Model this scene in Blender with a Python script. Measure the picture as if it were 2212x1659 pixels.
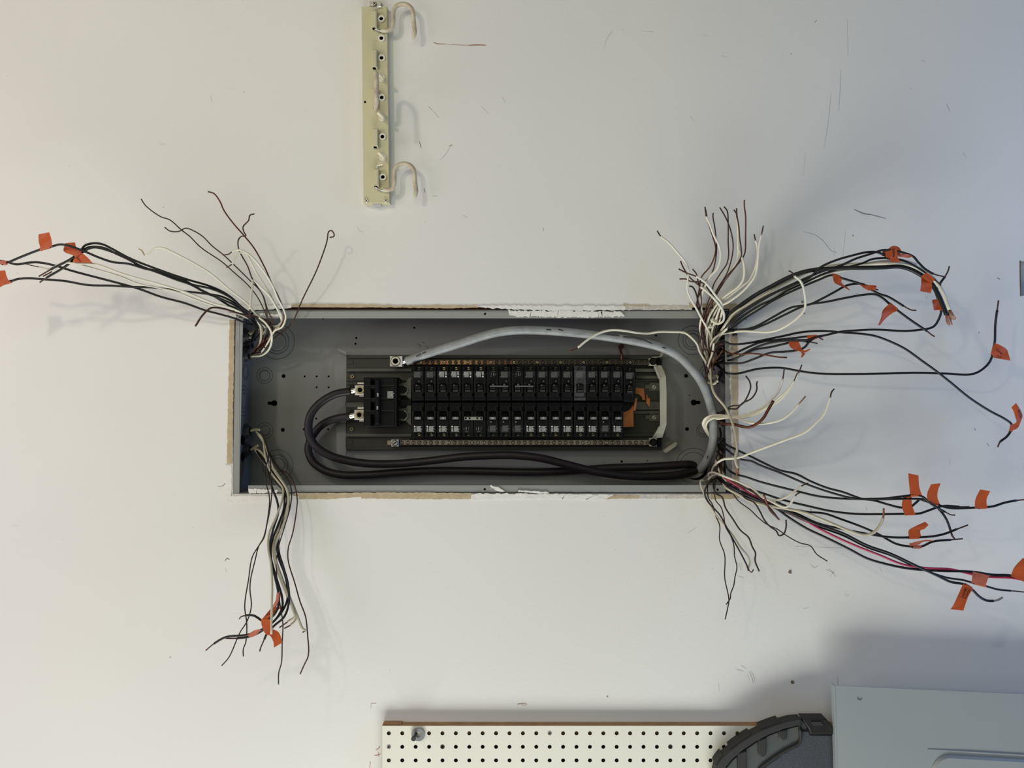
import bpy, math, random
from mathutils import Vector, Matrix
random.seed(7)
SC = bpy.context.scene
COL = SC.collection
for o in list(bpy.data.objects):
    bpy.data.objects.remove(o)

# ------------------------------------------------------------------ camera, light, exposure
FPX, CX, CY, DIST, OZ = 1600.0, 1106.0, 829.5, 1.456, 1.40   # focal length in pixels of a 2212 px wide frame, camera distance, height of the lens
cam_d = bpy.data.cameras.new('camera'); cam = bpy.data.objects.new('camera', cam_d); COL.objects.link(cam)
cam_d.sensor_width = 36.0; cam_d.lens = 36.0 * FPX / 2212.0; cam_d.clip_start = 0.02; cam_d.clip_end = 60
cam.location = (0, -DIST, OZ); cam.rotation_euler = (math.radians(90), 0, 0)
SC.camera = cam

def srgb(r, g, b):
    f = lambda c: (c / 12.92) if c <= 0.04045 else ((c + 0.055) / 1.055) ** 2.4
    return (f(r / 255.0), f(g / 255.0), f(b / 255.0), 1.0)

w = bpy.data.worlds.new('room_air'); SC.world = w; w.use_nodes = True
w.node_tree.nodes['Background'].inputs[0].default_value = (1.0, 1.0, 1.0, 1)
w.node_tree.nodes['Background'].inputs[1].default_value = 0.06

def area(name, loc, target, sx, sy, power, col, shape='RECTANGLE', spread=180):
    d = bpy.data.lights.new(name, 'AREA'); d.shape = shape; d.size = sx
    if shape in ('RECTANGLE', 'ELLIPSE'): d.size_y = sy
    d.energy = power; d.color = col; d.spread = math.radians(spread)
    o = bpy.data.objects.new(name, d); COL.objects.link(o)
    o.location = loc
    o.rotation_euler = (Vector(target) - Vector(loc)).to_track_quat('-Z', 'Y').to_euler()
    return o
# ceiling lamp up on the left in front of the wall, daylight from a doorway past the lower edge, cooler daylight from a window
# close by on the right, plus added soft fill areas on the left and behind the camera
def lit(name, loc, target, sx, sy, rgb, shape='RECTANGLE'):
    e = max(rgb); return area(name, loc, target, sx, sy, e, tuple(c / e for c in rgb), shape)
lit('ceiling_lamp', (-1.30, -1.75, OZ + 1.16), (-0.3, 0.0, OZ + 0.2), 0.14, 0.14, (7.6, 6.7, 5.8), 'DISK')
lit('doorway_daylight', (-0.10, -1.00, OZ - 2.60), (0.0, 0.0, OZ - 0.25), 2.2, 0.8, (66.5, 68.5, 65.5))
lit('side_window', (2.10, -0.70, OZ + 0.2), (1.1, 0.0, OZ + 0.15), 0.5, 1.0, (1.8, 4.2, 10.5))
lit('room_bounce', (-0.6, -2.3, OZ + 0.9), (-0.2, 0.0, OZ), 2.2, 1.6, (16.2, 16.4, 12.0))
lit('left_fill', (-2.3, -1.3, OZ - 0.1), (-0.6, 0.0, OZ), 1.2, 1.6, (18.8, 16.4, 18.0))
vs = SC.view_settings
vs.view_transform = 'Standard'; vs.look = 'None'; vs.exposure = 0.0; vs.gamma = 1.0; vs.use_curve_mapping = False

# ------------------------------------------------------------------ materials
def mat(name, col, rough=0.6, metal=0.0, bump=0.0, bscale=200.0, var=0.0, vscale=12.0, spec=0.4, col2=None, stretch=None, coat=0.0):
    m = bpy.data.materials.new(name); m.use_nodes = True
    nt = m.node_tree; b = nt.nodes['Principled BSDF']
    b.inputs['Base Color'].default_value = col
    b.inputs['Roughness'].default_value = rough; b.inputs['Metallic'].default_value = metal
    b.inputs['Specular IOR Level'].default_value = spec
    if coat: b.inputs['Coat Weight'].default_value = coat
    tc = nt.nodes.new('ShaderNodeTexCoord')
    src = tc.outputs['Object']
    if stretch:
        mp = nt.nodes.new('ShaderNodeMapping'); mp.inputs['Scale'].default_value = stretch
        nt.links.new(src, mp.inputs['Vector']); src = mp.outputs['Vector']
    if var or col2:
        n = nt.nodes.new('ShaderNodeTexNoise'); n.inputs['Scale'].default_value = vscale; n.inputs['Detail'].default_value = 5
        nt.links.new(src, n.inputs['Vector'])
        r = nt.nodes.new('ShaderNodeValToRGB')
        c2 = col2 or (col[0] * (1 - var), col[1] * (1 - var), col[2] * (1 - var), 1)
        r.color_ramp.elements[0].position = 0.35; r.color_ramp.elements[1].position = 0.65
        r.color_ramp.elements[0].color = c2; r.color_ramp.elements[1].color = col
        nt.links.new(n.outputs['Fac'], r.inputs['Fac']); nt.links.new(r.outputs['Color'], b.inputs['Base Color'])
    if bump:
        n2 = nt.nodes.new('ShaderNodeTexNoise'); n2.inputs['Scale'].default_value = bscale; n2.inputs['Detail'].default_value = 4
        nt.links.new(src, n2.inputs['Vector'])
        bp = nt.nodes.new('ShaderNodeBump'); bp.inputs['Strength'].default_value = bump; bp.inputs['Distance'].default_value = 0.002
        nt.links.new(n2.outputs['Fac'], bp.inputs['Height']); nt.links.new(bp.outputs['Normal'], b.inputs['Normal'])
    return m

def wall_material():
    m = mat('painted_drywall', srgb(222, 221, 215), 0.62, bump=0.12, bscale=160, var=0.035, vscale=2.2, spec=0.25)
    nt = m.node_tree; b = nt.nodes['Principled BSDF']
    base = b.inputs['Base Color'].links[0].from_socket
    tc = nt.nodes.new('ShaderNodeTexCoord')
    def layer(prev, scale, vec_scale, lo, hi, colr, detail=6, loc=(0, 0, 0), fac=1.0):
        mp = nt.nodes.new('ShaderNodeMapping'); mp.inputs['Scale'].default_value = vec_scale; mp.inputs['Location'].default_value = loc
        nt.links.new(tc.outputs['Object'], mp.inputs['Vector'])
        n = nt.nodes.new('ShaderNodeTexNoise'); n.inputs['Scale'].default_value = scale; n.inputs['Detail'].default_value = detail
        nt.links.new(mp.outputs['Vector'], n.inputs['Vector'])
        r = nt.nodes.new('ShaderNodeMapRange'); r.inputs['From Min'].default_value = lo; r.inputs['From Max'].default_value = hi
        r.inputs['To Max'].default_value = fac
        nt.links.new(n.outputs['Fac'], r.inputs['Value'])
        mx = nt.nodes.new('ShaderNodeMix'); mx.data_type = 'RGBA'
        nt.links.new(r.outputs['Result'], mx.inputs['Factor']); nt.links.new(prev, mx.inputs['A']); mx.inputs['B'].default_value = colr
        return mx.outputs['Result']
    c = layer(base, 90, (1, 1, 1), 0.735, 0.78, srgb(120, 116, 108), 3, (3, 1, 7), 0.7)     # fine specks
    c = layer(c, 14, (1, 1, 4.0), 0.70, 0.80, srgb(185, 183, 178), 8, (9, 2, 4), 0.6)     # faint horizontal scuffs
    c = layer(c, 16, (5.0, 1, 0.9), 0.73, 0.80, srgb(165, 163, 160), 8, (1, 5, 2), 0.6)     # faint vertical scuffs
    nt.links.new(c, b.inputs['Base Color'])
    return m

M = {}
M['wall'] = wall_material()
M['gypsum'] = mat('gypsum_core', srgb(205, 200, 190), 0.9, bump=0.5, bscale=300, var=0.25, vscale=90)
M['paper'] = mat('brown_drywall_paper', srgb(186, 168, 138), 0.9, bump=0.3, bscale=300, var=0.16, vscale=60)
M['compound'] = mat('white_joint_compound', srgb(226, 224, 216), 0.85, bump=0.6, bscale=120, var=0.06, vscale=50)
M['cavity'] = mat('dark_recess_shade', srgb(46, 38, 32), 0.9, var=0.4, vscale=20)  # dark brown standing in for shade in wall gaps and pegboard holes
M['stud'] = mat('brown_stud_wood', srgb(112, 74, 52), 0.8, bump=0.4, bscale=120, var=0.45, vscale=30, stretch=(0.2, 1, 6))
M['chip'] = mat('chipped_plug', srgb(128, 112, 96), 0.9, var=0.4, vscale=300)
M['mark'] = mat('grey_scuff', srgb(120, 118, 116), 0.9)
M['mark_brown'] = mat('brown_scrape', srgb(172, 142, 120), 0.9, var=0.3, vscale=200)
M['mark_faint'] = mat('faint_pencil', srgb(176, 175, 172), 0.9)
M['tub'] = mat('grey_box_enamel', srgb(118, 119, 118), 0.42, var=0.05, vscale=9, spec=0.45, bump=0.05, bscale=400)
M['lip'] = mat('grey_lip_enamel', srgb(141, 143, 139), 0.45, var=0.06, vscale=14, spec=0.45)
M['groove'] = mat('knockout_gap_shade', srgb(52, 53, 53), 0.7)  # dark grey painted as the shadow in the knockout slits
M['dim'] = mat('dull_screw', srgb(104, 98, 82), 0.45, 0.5, col2=srgb(44, 42, 38), vscale=300)
M['zinc'] = mat('zinc_washer', srgb(128, 129, 128), 0.5, 0.3, var=0.15, vscale=80)
M['hole'] = mat('empty_hole_black', srgb(8, 8, 8), 1.0, spec=0.0)
M['pan'] = mat('olive_grey_pan', srgb(50, 50, 44), 0.5, var=0.12, vscale=14, spec=0.4)
M['panrail'] = mat('olive_grey_rail', srgb(84, 84, 77), 0.45, var=0.1, vscale=14)
M['strap'] = mat('beige_grey_strap', srgb(166, 164, 148), 0.5, var=0.1, vscale=30)
M['bkr'] = mat('black_moulded_plastic', srgb(11, 11, 12), 0.6, var=0.2, vscale=60, spec=0.16, bump=0.04, bscale=500)
M['bkr_dusty'] = mat('dusty_black_plastic', srgb(88, 88, 88), 0.8, col2=srgb(20, 20, 21), vscale=900, spec=0.3)
M['handle'] = mat('handle_black', srgb(10, 10, 11), 0.6, spec=0.16)
M['hface'] = mat('handle_face_grey', srgb(98, 98, 96), 0.5)
M['hface2'] = mat('handle_tie_grey', srgb(132, 133, 120), 0.5)
M['print'] = mat('white_print', srgb(196, 196, 190), 0.7)
M['printdim'] = mat('faded_print', srgb(118, 118, 114), 0.7)
M['steel'] = mat('bright_steel', srgb(196, 192, 184), 0.36, 0.85, var=0.18, vscale=80)
M['alum'] = mat('aluminium_lug', srgb(206, 202, 194), 0.42, 0.7, var=0.1, vscale=60)
M['brass'] = mat('brass_screw', srgb(168, 156, 122), 0.38, 0.8, var=0.2, vscale=80)
M['barcu'] = mat('stained_copper_bar', srgb(150, 112, 84), 0.45, 0.5, col2=srgb(58, 50, 42), vscale=16, stretch=(1, 1, 0.3))
def bar_stain():
    m = mat('stained_bar', srgb(70, 62, 52), 0.45, 0.5); nt = m.node_tree; b = nt.nodes['Principled BSDF']
    tc = nt.nodes.new('ShaderNodeTexCoord'); sx = nt.nodes.new('ShaderNodeSeparateXYZ'); nt.links.new(tc.outputs['Object'], sx.inputs[0])
    n = nt.nodes.new('ShaderNodeTexNoise'); n.inputs['Scale'].default_value = 40; nt.links.new(tc.outputs['Object'], n.inputs['Vector'])
    a = nt.nodes.new('ShaderNodeMath'); a.operation = 'MULTIPLY_ADD'; a.inputs[1].default_value = 0.16; nt.links.new(n.outputs['Fac'], a.inputs[0]); nt.links.new(sx.outputs['X'], a.inputs[2])
    r = nt.nodes.new('ShaderNodeValToRGB'); e = r.color_ramp.elements
    mr = nt.nodes.new('ShaderNodeMapRange'); mr.inputs['From Min'].default_value = -0.16; mr.inputs['From Max'].default_value = 0.34
    nt.links.new(a.outputs[0], mr.inputs['Value']); nt.links.new(mr.outputs['Result'], r.inputs['Fac'])
    e[0].position = 0.0; e[0].color = srgb(72, 58, 46); e[1].position = 1.0; e[1].color = srgb(66, 62, 54)
    for p, c in ((0.08, srgb(150, 98, 74)), (0.2, srgb(176, 140, 98)), (0.3, srgb(128, 88, 66)), (0.42, srgb(72, 60, 50))):
        q = e.new(p); q.color = c
    nt.links.new(r.outputs['Color'], b.inputs['Base Color']); return m
M['barcu'] = bar_stain()
M['barst'] = mat('tinned_bar', srgb(160, 150, 134), 0.45, 0.5, col2=srgb(118, 106, 92), vscale=14)
M['copper'] = mat('bright_copper', srgb(176, 112, 78), 0.35, 0.8, var=0.35, vscale=90)
M['stab'] = mat('copper_stab', srgb(172, 108, 60), 0.42, 0.55, var=0.3, vscale=40)
M['ground'] = mat('tarnished_copper', srgb(84, 58, 48), 0.45, 0.5, var=0.45, vscale=70)
M['ground2'] = mat('dark_tarnished_copper', srgb(62, 49, 45), 0.5, 0.35, var=0.3, vscale=70)
M['ground3'] = mat('reddish_copper', srgb(102, 60, 42), 0.4, 0.6, var=0.4, vscale=70)
M['black'] = mat('black_insulation', srgb(20, 21, 23), 0.42, spec=0.4, var=0.15, vscale=40)
M['white'] = mat('ivory_insulation', srgb(222, 218, 198), 0.45, spec=0.4, var=0.08, vscale=40)
M['beige'] = mat('aged_ivory_insulation', srgb(196, 188, 162), 0.5, spec=0.4, var=0.12, vscale=40)
M['red'] = mat('red_insulation', srgb(168, 52, 82), 0.4)
M['main'] = mat('black_service_jacket', srgb(27, 25, 26), 0.5, col2=srgb(36, 28, 31), vscale=30, spec=0.35)
M['greycable'] = mat('worn_grey_jacket', srgb(152, 156, 156), 0.45, col2=srgb(134, 137, 137), vscale=45, bump=0.12, bscale=160)
M['tear'] = mat('jacket_tear', srgb(38, 38, 38), 0.8)
M['tape'] = mat('orange_tape', srgb(206, 98, 48), 0.42, var=0.12, vscale=40, spec=0.5, bump=0.12, bscale=120)
M['tape_pink'] = mat('translucent_orange_tape', srgb(212, 126, 100), 0.42, var=0.12, vscale=40, spec=0.5, bump=0.12, bscale=120)
for k in ('tape', 'tape_pink'):                       # thin vinyl lets a little light through
    nt = M[k].node_tree; b = nt.nodes['Principled BSDF']
    tr = nt.nodes.new('ShaderNodeBsdfTranslucent'); mx = nt.nodes.new('ShaderNodeMixShader'); mx.inputs[0].default_value = 0.28
    tr.inputs['Color'].default_value = srgb(222, 122, 74)
    out = nt.nodes['Material Output']
    nt.links.new(b.outputs[0], mx.inputs[1]); nt.links.new(tr.outputs[0], mx.inputs[2]); nt.links.new(mx.outputs[0], out.inputs['Surface'])
M['ink'] = mat('black_marker', srgb(40, 14, 10), 0.7)
M['rack'] = mat('cream_enamel', srgb(196, 190, 154), 0.45, var=0.05, vscale=10)
M['rackring'] = mat('pale_ring', srgb(216, 214, 198), 0.5)
M['vinyl'] = mat('cream_vinyl', srgb(202, 195, 168), 0.5, var=0.14, vscale=60, col2=srgb(176, 160, 138))
M['peg'] = mat('ivory_plastic', srgb(226, 218, 182), 0.45)
M['wire'] = mat('bright_wire', srgb(190, 192, 190), 0.3, 0.9)
M['pegboard'] = mat('white_hardboard', srgb(226, 224, 210), 0.5, var=0.03, vscale=6)
M['hardboard'] = mat('brown_hardboard', srgb(166, 130, 92), 0.8, var=0.2, vscale=40)
M['case'] = mat('dark_slate_plastic', srgb(62, 66, 74), 0.55, bump=0.5, bscale=700, var=0.1, vscale=200)
M['case_rim'] = mat('charcoal_plastic', srgb(44, 44, 43), 0.6, bump=0.1, bscale=300)
M['case_grey'] = mat('grey_green_plastic', srgb(76, 80, 79), 0.6, bump=0.1, bscale=300)
M['latch'] = mat('black_latch', srgb(28, 27, 26), 0.5)
M['cover'] = mat('pale_grey_enamel', srgb(151, 157, 157), 0.4, var=0.05, vscale=5, spec=0.45, bump=0.03, bscale=500)

# ------------------------------------------------------------------ building helpers
WL = {}
def P(px, py, y):                       # the point of the real scene that stands at depth y behind the wall face along that line of sight
    k = (DIST + y) / FPX
    return Vector(((px - CX) * k, y, OZ + (CY - py) * k))
def S(y): return (DIST + y) / FPX       # metres per pixel at depth y

def setp(o, label=None, cat=None, group=None, kind=None):
    if label: o['label'] = label
    if cat: o['category'] = cat
    if group: o['group'] = group
    if kind: o['kind'] = kind
    return o
def empty(name, loc, label, cat, group=None, kind=None):
    o = bpy.data.objects.new(name, None); COL.objects.link(o); o.location = loc; o.empty_display_size = 0.02
    WL[o.name] = Vector(loc); return setp(o, label, cat, group, kind)

class G:
    def __init__(s): s.v = []; s.f = []
    def add(s, vs, fs):
        n = len(s.v); s.v += [Vector(v) for v in vs]; s.f += [tuple(i + n for i in f) for f in fs]; return s
    def box(s, x0, x1, y0, y1, z0, z1, b=0.0):      # y0 is the face towards the viewer, its edges chamfered by b
        V = [(x0, y1, z0), (x1, y1, z0), (x1, y1, z1), (x0, y1, z1)]
        V += [(x0, y0 + b, z0), (x1, y0 + b, z0), (x1, y0 + b, z1), (x0, y0 + b, z1)]
        F = [(3, 2, 1, 0)]
        for i in range(4): F.append((i, (i + 1) % 4, 4 + (i + 1) % 4, 4 + i))
        if b:
            V += [(x0 + b, y0, z0 + b), (x1 - b, y0, z0 + b), (x1 - b, y0, z1 - b), (x0 + b, y0, z1 - b)]
            for i in range(4): F.append((4 + i, 4 + (i + 1) % 4, 8 + (i + 1) % 4, 8 + i))
            F.append((8, 9, 10, 11))
        else: F.append((4, 5, 6, 7))
        return s.add(V, F)
    def pbox(s, px0, px1, py0, py1, yf, yb, b=0.0): # the same, its front face given by the picture frame at depth yf
        a = P(px0, py1, yf); c = P(px1, py0, yf)
        return s.box(a.x, c.x, yf, yb, a.z, c.z, b)
    def prism(s, pts, y0, y1, b=0.0):               # outline in x,z (counter-clockwise seen from the viewer), front y0, back y1
        n = len(pts); V = []
        if b:
            c = [sum(p[0] for p in pts) / n, sum(p[1] for p in pts) / n]
            ins = []
            for i in range(n):
                p0, p1, p2 = Vector(pts[i - 1]), Vector(pts[i]), Vector(pts[(i + 1) % n])
                d1 = (p1 - p0).normalized(); d2 = (p2 - p1).normalized()
                nn = Vector((-(d1.y + d2.y), d1.x + d2.x)); nn = nn.normalized() if nn.length > 1e-6 else Vector((0, 0))
                ins.append(p1 + nn * b)
            V = [(p[0], y1, p[1]) for p in pts] + [(p[0], y0 + b, p[1]) for p in pts] + [(p[0], y0, p[1]) for p in ins]
            F = [tuple(range(n - 1, -1, -1)), tuple(range(2 * n, 3 * n))]
            for i in range(n):
                j = (i + 1) % n
                F += [(i, j, n + j, n + i), (n + i, n + j, 2 * n + j, 2 * n + i)]
        else:
            V = [(p[0], y1, p[1]) for p in pts] + [(p[0], y0, p[1]) for p in pts]
            F = [tuple(range(n - 1, -1, -1)), tuple(range(n, 2 * n))]
            for i in range(n):
                j = (i + 1) % n; F.append((i, j, n + j, n + i))
        return s.add(V, F)
    def pprism(s, pts, yf, yb, b=0.0):
        q = [P(x, y, yf) for x, y in pts]; q = [(p.x, p.z) for p in q]
        ar = sum(q[i - 1][0] * q[i][1] - q[i][0] * q[i - 1][1] for i in range(len(q)))
        if ar < 0: q = q[::-1]
        return s.prism(q, yf, yb, b)
    def cyl(s, c, r, y0, y1, n=14, b=0.0):          # cylinder whose axis points at the viewer
        pts = [(c[0] + r * math.cos(2 * math.pi * i / n), c[1] + r * math.sin(2 * math.pi * i / n)) for i in range(n)]
        return s.prism(pts, y0, y1, b)
    def annulus(s, c, r0, r1, y0, y1, n=28, a0=0.0, a1=2 * math.pi, rz=1.0):
        full = abs(a1 - a0 - 2 * math.pi) < 1e-6; m = n if full else n + 1; V = []
        for i in range(m):
            a = a0 + (a1 - a0) * i / n
            ca, sa = math.cos(a), math.sin(a) * rz
            V += [(c[0] + r0 * ca, y0, c[1] + r0 * sa), (c[0] + r1 * ca, y0, c[1] + r1 * sa), (c[0] + r1 * ca, y1, c[1] + r1 * sa), (c[0] + r0 * ca, y1, c[1] + r0 * sa)]
        F = []
        for i in range(n):
            j = (i + 1) % m
            for k in range(4):
                l = (k + 1) % 4; F.append((4 * i + k, 4 * i + l, 4 * j + l, 4 * j + k))
        if not full: F += [(0, 3, 2, 1), (4 * n, 4 * n + 1, 4 * n + 2, 4 * n + 3)]
        return s.add(V, F)
    def tube(s, pts, r, n=7, cap=True):
        pts = [Vector(p) for p in pts]
        q = [pts[0]]
        for p in pts[1:]:
            if (p - q[-1]).length > 1e-5: q.append(p)
        pts = q; m = len(pts)
        if m < 2: return s
        rr = r if callable(r) else (lambda t: r)
        T = [(pts[min(i + 1, m - 1)] - pts[max(i - 1, 0)]).normalized() for i in range(m)]
        up = Vector((0, 1, 0)); nrm = up - T[0] * up.dot(T[0])
        if nrm.length < 1e-3: nrm = Vector((1, 0, 0)) - T[0] * T[0].x
        nrm.normalize(); V = []
        for i in range(m):
            nrm = nrm - T[i] * nrm.dot(T[i])
            if nrm.length < 1e-4: nrm = T[i].orthogonal()
            nrm.normalize(); bn = T[i].cross(nrm); R = rr(i / (m - 1))
            for k in range(n):
                a = 2 * math.pi * k / n
                V.append(pts[i] + (nrm * math.cos(a) + bn * math.sin(a)) * R)
        F = []
        for i in range(m - 1):
            for k in range(n):
                l = (k + 1) % n; F.append((i * n + k, i * n + l, (i + 1) * n + l, (i + 1) * n + k))
        if cap: F += [tuple(range(n - 1, -1, -1)), tuple((m - 1) * n + k for k in range(n))]
        return s.add(V, F)
    def build(s, name, m, parent=None, smooth=False, origin=None):
        lo = Vector((min(v.x for v in s.v), min(v.y for v in s.v), min(v.z for v in s.v)))
        hi = Vector((max(v.x for v in s.v), max(v.y for v in s.v), max(v.z for v in s.v)))
        c = Vector(origin) if origin is not None else (lo + hi) / 2
        me = bpy.data.meshes.new(name); me.from_pydata([tuple(v - c) for v in s.v], [], s.f); me.update()
        if smooth:
            me.polygons.foreach_set('use_smooth', [True] * len(me.polygons))
            if smooth != 'all': me.set_sharp_from_angle(angle=math.radians(40))
        me.materials.append(m)
        o = bpy.data.objects.new(name, me); COL.objects.link(o)
        if parent is not None:
            o.parent = parent; o.location = c - WL[parent.name]
        else: o.location = c
        WL[o.name] = c
        return o

def cat_rom(pts, sub=5):
    pts = [Vector(p) for p in pts]; n = len(pts)
    if n < 3: return [pts[0].lerp(pts[-1], i / 4) for i in range(5)] if n == 2 else pts
    out = []
    for i in range(n - 1):
        p1, p2 = pts[i], pts[i + 1]
        p0 = pts[i - 1] if i else p1 * 2 - p2
        p3 = pts[i + 2] if i + 2 < n else p2 * 2 - p1
        # centripetal spacing keeps tight bends from looping over
        d = [max((b - a).length, 1e-6) ** 0.5 for a, b in ((p0, p1), (p1, p2), (p2, p3))]
        t0, t1 = 0.0, d[0]; t2 = t1 + d[1]; t3 = t2 + d[2]
        for k in range(sub):
            t = t1 + (t2 - t1) * k / sub
            A1 = p0 * ((t1 - t) / (t1 - t0)) + p1 * ((t - t0) / (t1 - t0))
            A2 = p1 * ((t2 - t) / (t2 - t1)) + p2 * ((t - t1) / (t2 - t1))
            A3 = p2 * ((t3 - t) / (t3 - t2)) + p3 * ((t - t2) / (t3 - t2))
            B1 = A1 * ((t2 - t) / (t2 - t0)) + A2 * ((t - t0) / (t2 - t0))
            B2 = A2 * ((t3 - t) / (t3 - t1)) + A3 * ((t - t1) / (t3 - t1))
            out.append(B1 * ((t2 - t) / (t2 - t1)) + B2 * ((t - t1) / (t2 - t1)))
    out.append(pts[-1]); return out

_txt = {}
def text_mesh(body, bold=0.0):
    key = (body, bold)
    if key in _txt: return _txt[key]
    cu = bpy.data.curves.new('t', 'FONT'); cu.body = body; cu.align_x = 'CENTER'; cu.align_y = 'CENTER'; cu.size = 1.0
    cu.offset = bold; cu.resolution_u = 2; cu.space_line = 0.85
    o = bpy.data.objects.new('t', cu); COL.objects.link(o)
    bpy.context.view_layer.update()
    me = bpy.data.meshes.new_from_object(o.evaluated_get(bpy.context.evaluated_depsgraph_get()))
    V = [v.co.copy() for v in me.vertices]; F = [tuple(p.vertices) for p in me.polygons]
    bpy.data.objects.remove(o); bpy.data.meshes.remove(me)
    _txt[key] = (V, F); return V, F
def text(body, px, py, hpx, rot, y, m, parent, name='lettering', bold=0.0, wscale=1.0):
    V, F = text_mesh(body, bold); c = P(px, py, y); sc = hpx * S(y) / 0.7; a = math.radians(rot); g = G()
    g.add([(c.x + sc * (v.x * wscale * math.cos(a) - v.y * math.sin(a)), y, c.z + sc * (v.x * wscale * math.sin(a) + v.y * math.cos(a))) for v in V], F)
    return g.build(name, m, parent)

ORD = ['first', 'second', 'third', 'fourth', 'fifth', 'sixth', 'seventh', 'eighth', 'ninth', 'tenth', 'eleventh', 'twelfth',
       'thirteenth', 'fourteenth', 'fifteenth', 'sixteenth', 'seventeenth', 'eighteenth']
# ------------------------------------------------------------------ the wall
HX0, HX1, HY0, HY1 = 503.0, 1582.0, 663.0, 1067.0        # the opening cut for the box, on the wall face
def build_wall():
    a = P(HX0, HY1, 0); b = P(HX1, HY0, 0); c = P(2203.5, 639, 0); d = P(2290, 563.5, 0)
    X = [-2.3, a.x, b.x, c.x, d.x, 2.3]; Z = sorted([OZ - 1.5, a.z, c.z, b.z, d.z, OZ + 1.5]); T = 0.0127
    holes = [(a.x, b.x, a.z, b.z), (c.x, d.x, c.z, d.z)]
    g = G()
    for i in range(5):
        for j in range(5):
            x0, x1, z0, z1 = X[i], X[i + 1], Z[j], Z[j + 1]; mx, mz = (x0 + x1) / 2, (z0 + z1) / 2
            if any(h[0] < mx < h[1] and h[2] < mz < h[3] for h in holes): continue
            g.add([(x0, 0, z0), (x1, 0, z0), (x1, 0, z1), (x0, 0, z1)], [(0, 1, 2, 3)])
            g.add([(x0, T, z0), (x1, T, z0), (x1, T, z1), (x0, T, z1)], [(3, 2, 1, 0)])
    wall = g.build('wall_back', M['wall'], origin=(0, 0, OZ)); setp(wall, 'pale painted drywall with scuffs and an opening cut for the box', None, None, 'structure')
    for h in holes:                                       # the cut gypsum inside each opening
        g = G(); x0, x1, z0, z1 = h
        for (p, q) in (((x0, z0), (x1, z0)), ((x1, z0), (x1, z1)), ((x1, z1), (x0, z1)), ((x0, z1), (x0, z0))):
            g.add([(p[0], 0.0002, p[1]), (q[0], 0.0002, q[1]), (q[0], T, q[1]), (p[0], T, p[1])], [(0, 1, 2, 3)])
        g.build('cut_edge', M['gypsum'], wall)
    # backing seen in the small cutout at the right edge, with a grimy border
    g = G(); g.pbox(2195, 2300, 550, 650, 0.0135, 0.019); g.build('backing_board', M['mark_faint'], wall)
    g = G(); g.pprism([(2202.5, 563), (2205, 563), (2205.5, 600), (2206.5, 640), (2204, 640), (2203, 610)], -0.0004, 0.0008)
    g.build('grimy_edge', mat('grime', srgb(116, 100, 84), 0.9, var=0.5, vscale=200), wall)
    def strip(pts_a, pts_b, m, name, jag=1.0, yf=-0.0007, yb=0.0006, step=5.0):
        # strip between two polylines of the picture frame, with ragged long edges
        def dens(pts):
            out = []
            for (p, q) in zip(pts[:-1], pts[1:]):
                n = max(1, int(math.hypot(q[0] - p[0], q[1] - p[1]) / step))
                for i in range(n): out.append((p[0] + (q[0] - p[0]) * i / n, p[1] + (q[1] - p[1]) * i / n))
            out.append(pts[-1]); return out
        A, B = dens(pts_a), dens(pts_b); n = max(len(A), len(B))
        pick = lambda L, i: L[min(len(L) - 1, int(round(i * (len(L) - 1) / (n - 1))))]
        yf -= random.uniform(0, 0.0005)
        J = lambda p: (p[0] + random.uniform(-jag, jag), p[1] + random.uniform(-jag, jag))
        V = []; F = []
        for i in range(n):
            p, q = J(pick(A, i)), J(pick(B, i))
            V += [P(p[0], p[1], yf), P(q[0], q[1], yf), P(q[0], q[1], yb), P(p[0], p[1], yb)]
        for i in range(n - 1):
            for k in range(4): F.append((4 * i + k, 4 * i + (k + 1) % 4, 4 * i + 4 + (k + 1) % 4, 4 * i + 4 + k))
        F += [(0, 3, 2, 1), (4 * n - 4, 4 * n - 3, 4 * n - 2, 4 * n - 1)]
        g = G(); g.add(V, F); return g.build(name, m, wall)
    pa, cp, gy = M['paper'], M['compound'], M['gypsum']
    # brown paper bared around the opening
    strip([(496, 690), (493, 850), (490, 1002)], [(507, 690), (504, 850), (501, 1002)], pa, 'bared_paper', 0.8)
    strip([(494, 676), (494, 690)], [(512, 676), (508, 690)], cp, 'compound_patch', 1.2, -0.0012)
    strip([(487, 1005), (485, 1050), (488, 1084)], [(500, 1005), (500, 1050), (499, 1084)], cp, 'compound_patch', 1.5, -0.0012)
    strip([(488, 1071), (560, 1072), (645, 1070)], [(488, 1086), (560, 1082), (645, 1081)], cp, 'compound_patch', 1.2, -0.0012)
    strip([(636, 1065), (720, 1065), (786, 1064)], [(636, 1078), (720, 1078), (786, 1073)], pa, 'bared_paper', 0.8)
    strip([(780, 1064), (900, 1064), (1040, 1066)], [(780, 1077), (900, 1078), (1018, 1078)], pa, 'bared_paper', 0.8)
    strip([(1018, 1067), (1100, 1066), (1172, 1068)], [(1018, 1079), (1100, 1077), (1172, 1078)], cp, 'compound_patch', 1.6, -0.0014)
    strip([(1172, 1066), (1240, 1068), (1325, 1069)], [(1172, 1076), (1240, 1078), (1304, 1079)], cp, 'compound_patch', 1.4, -0.0012)
    strip([(1325, 1068), (1382, 1070)], [(1304, 1078), (1382, 1077)], pa, 'bared_paper', 0.8)
    strip([(1382, 1068), (1480, 1068), (1536, 1069)], [(1382, 1077), (1480, 1077), (1536, 1077)], gy, 'bared_gypsum', 1.0)
    strip([(1536, 1068), (1572, 1068), (1598, 1066)], [(1536, 1078), (1572, 1078), (1598, 1076)], pa, 'bared_paper', 0.8)
    strip([(630, 657), (760, 657), (872, 660)], [(630, 663), (760, 664), (872, 664)], pa, 'bared_paper', 1.0)
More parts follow.
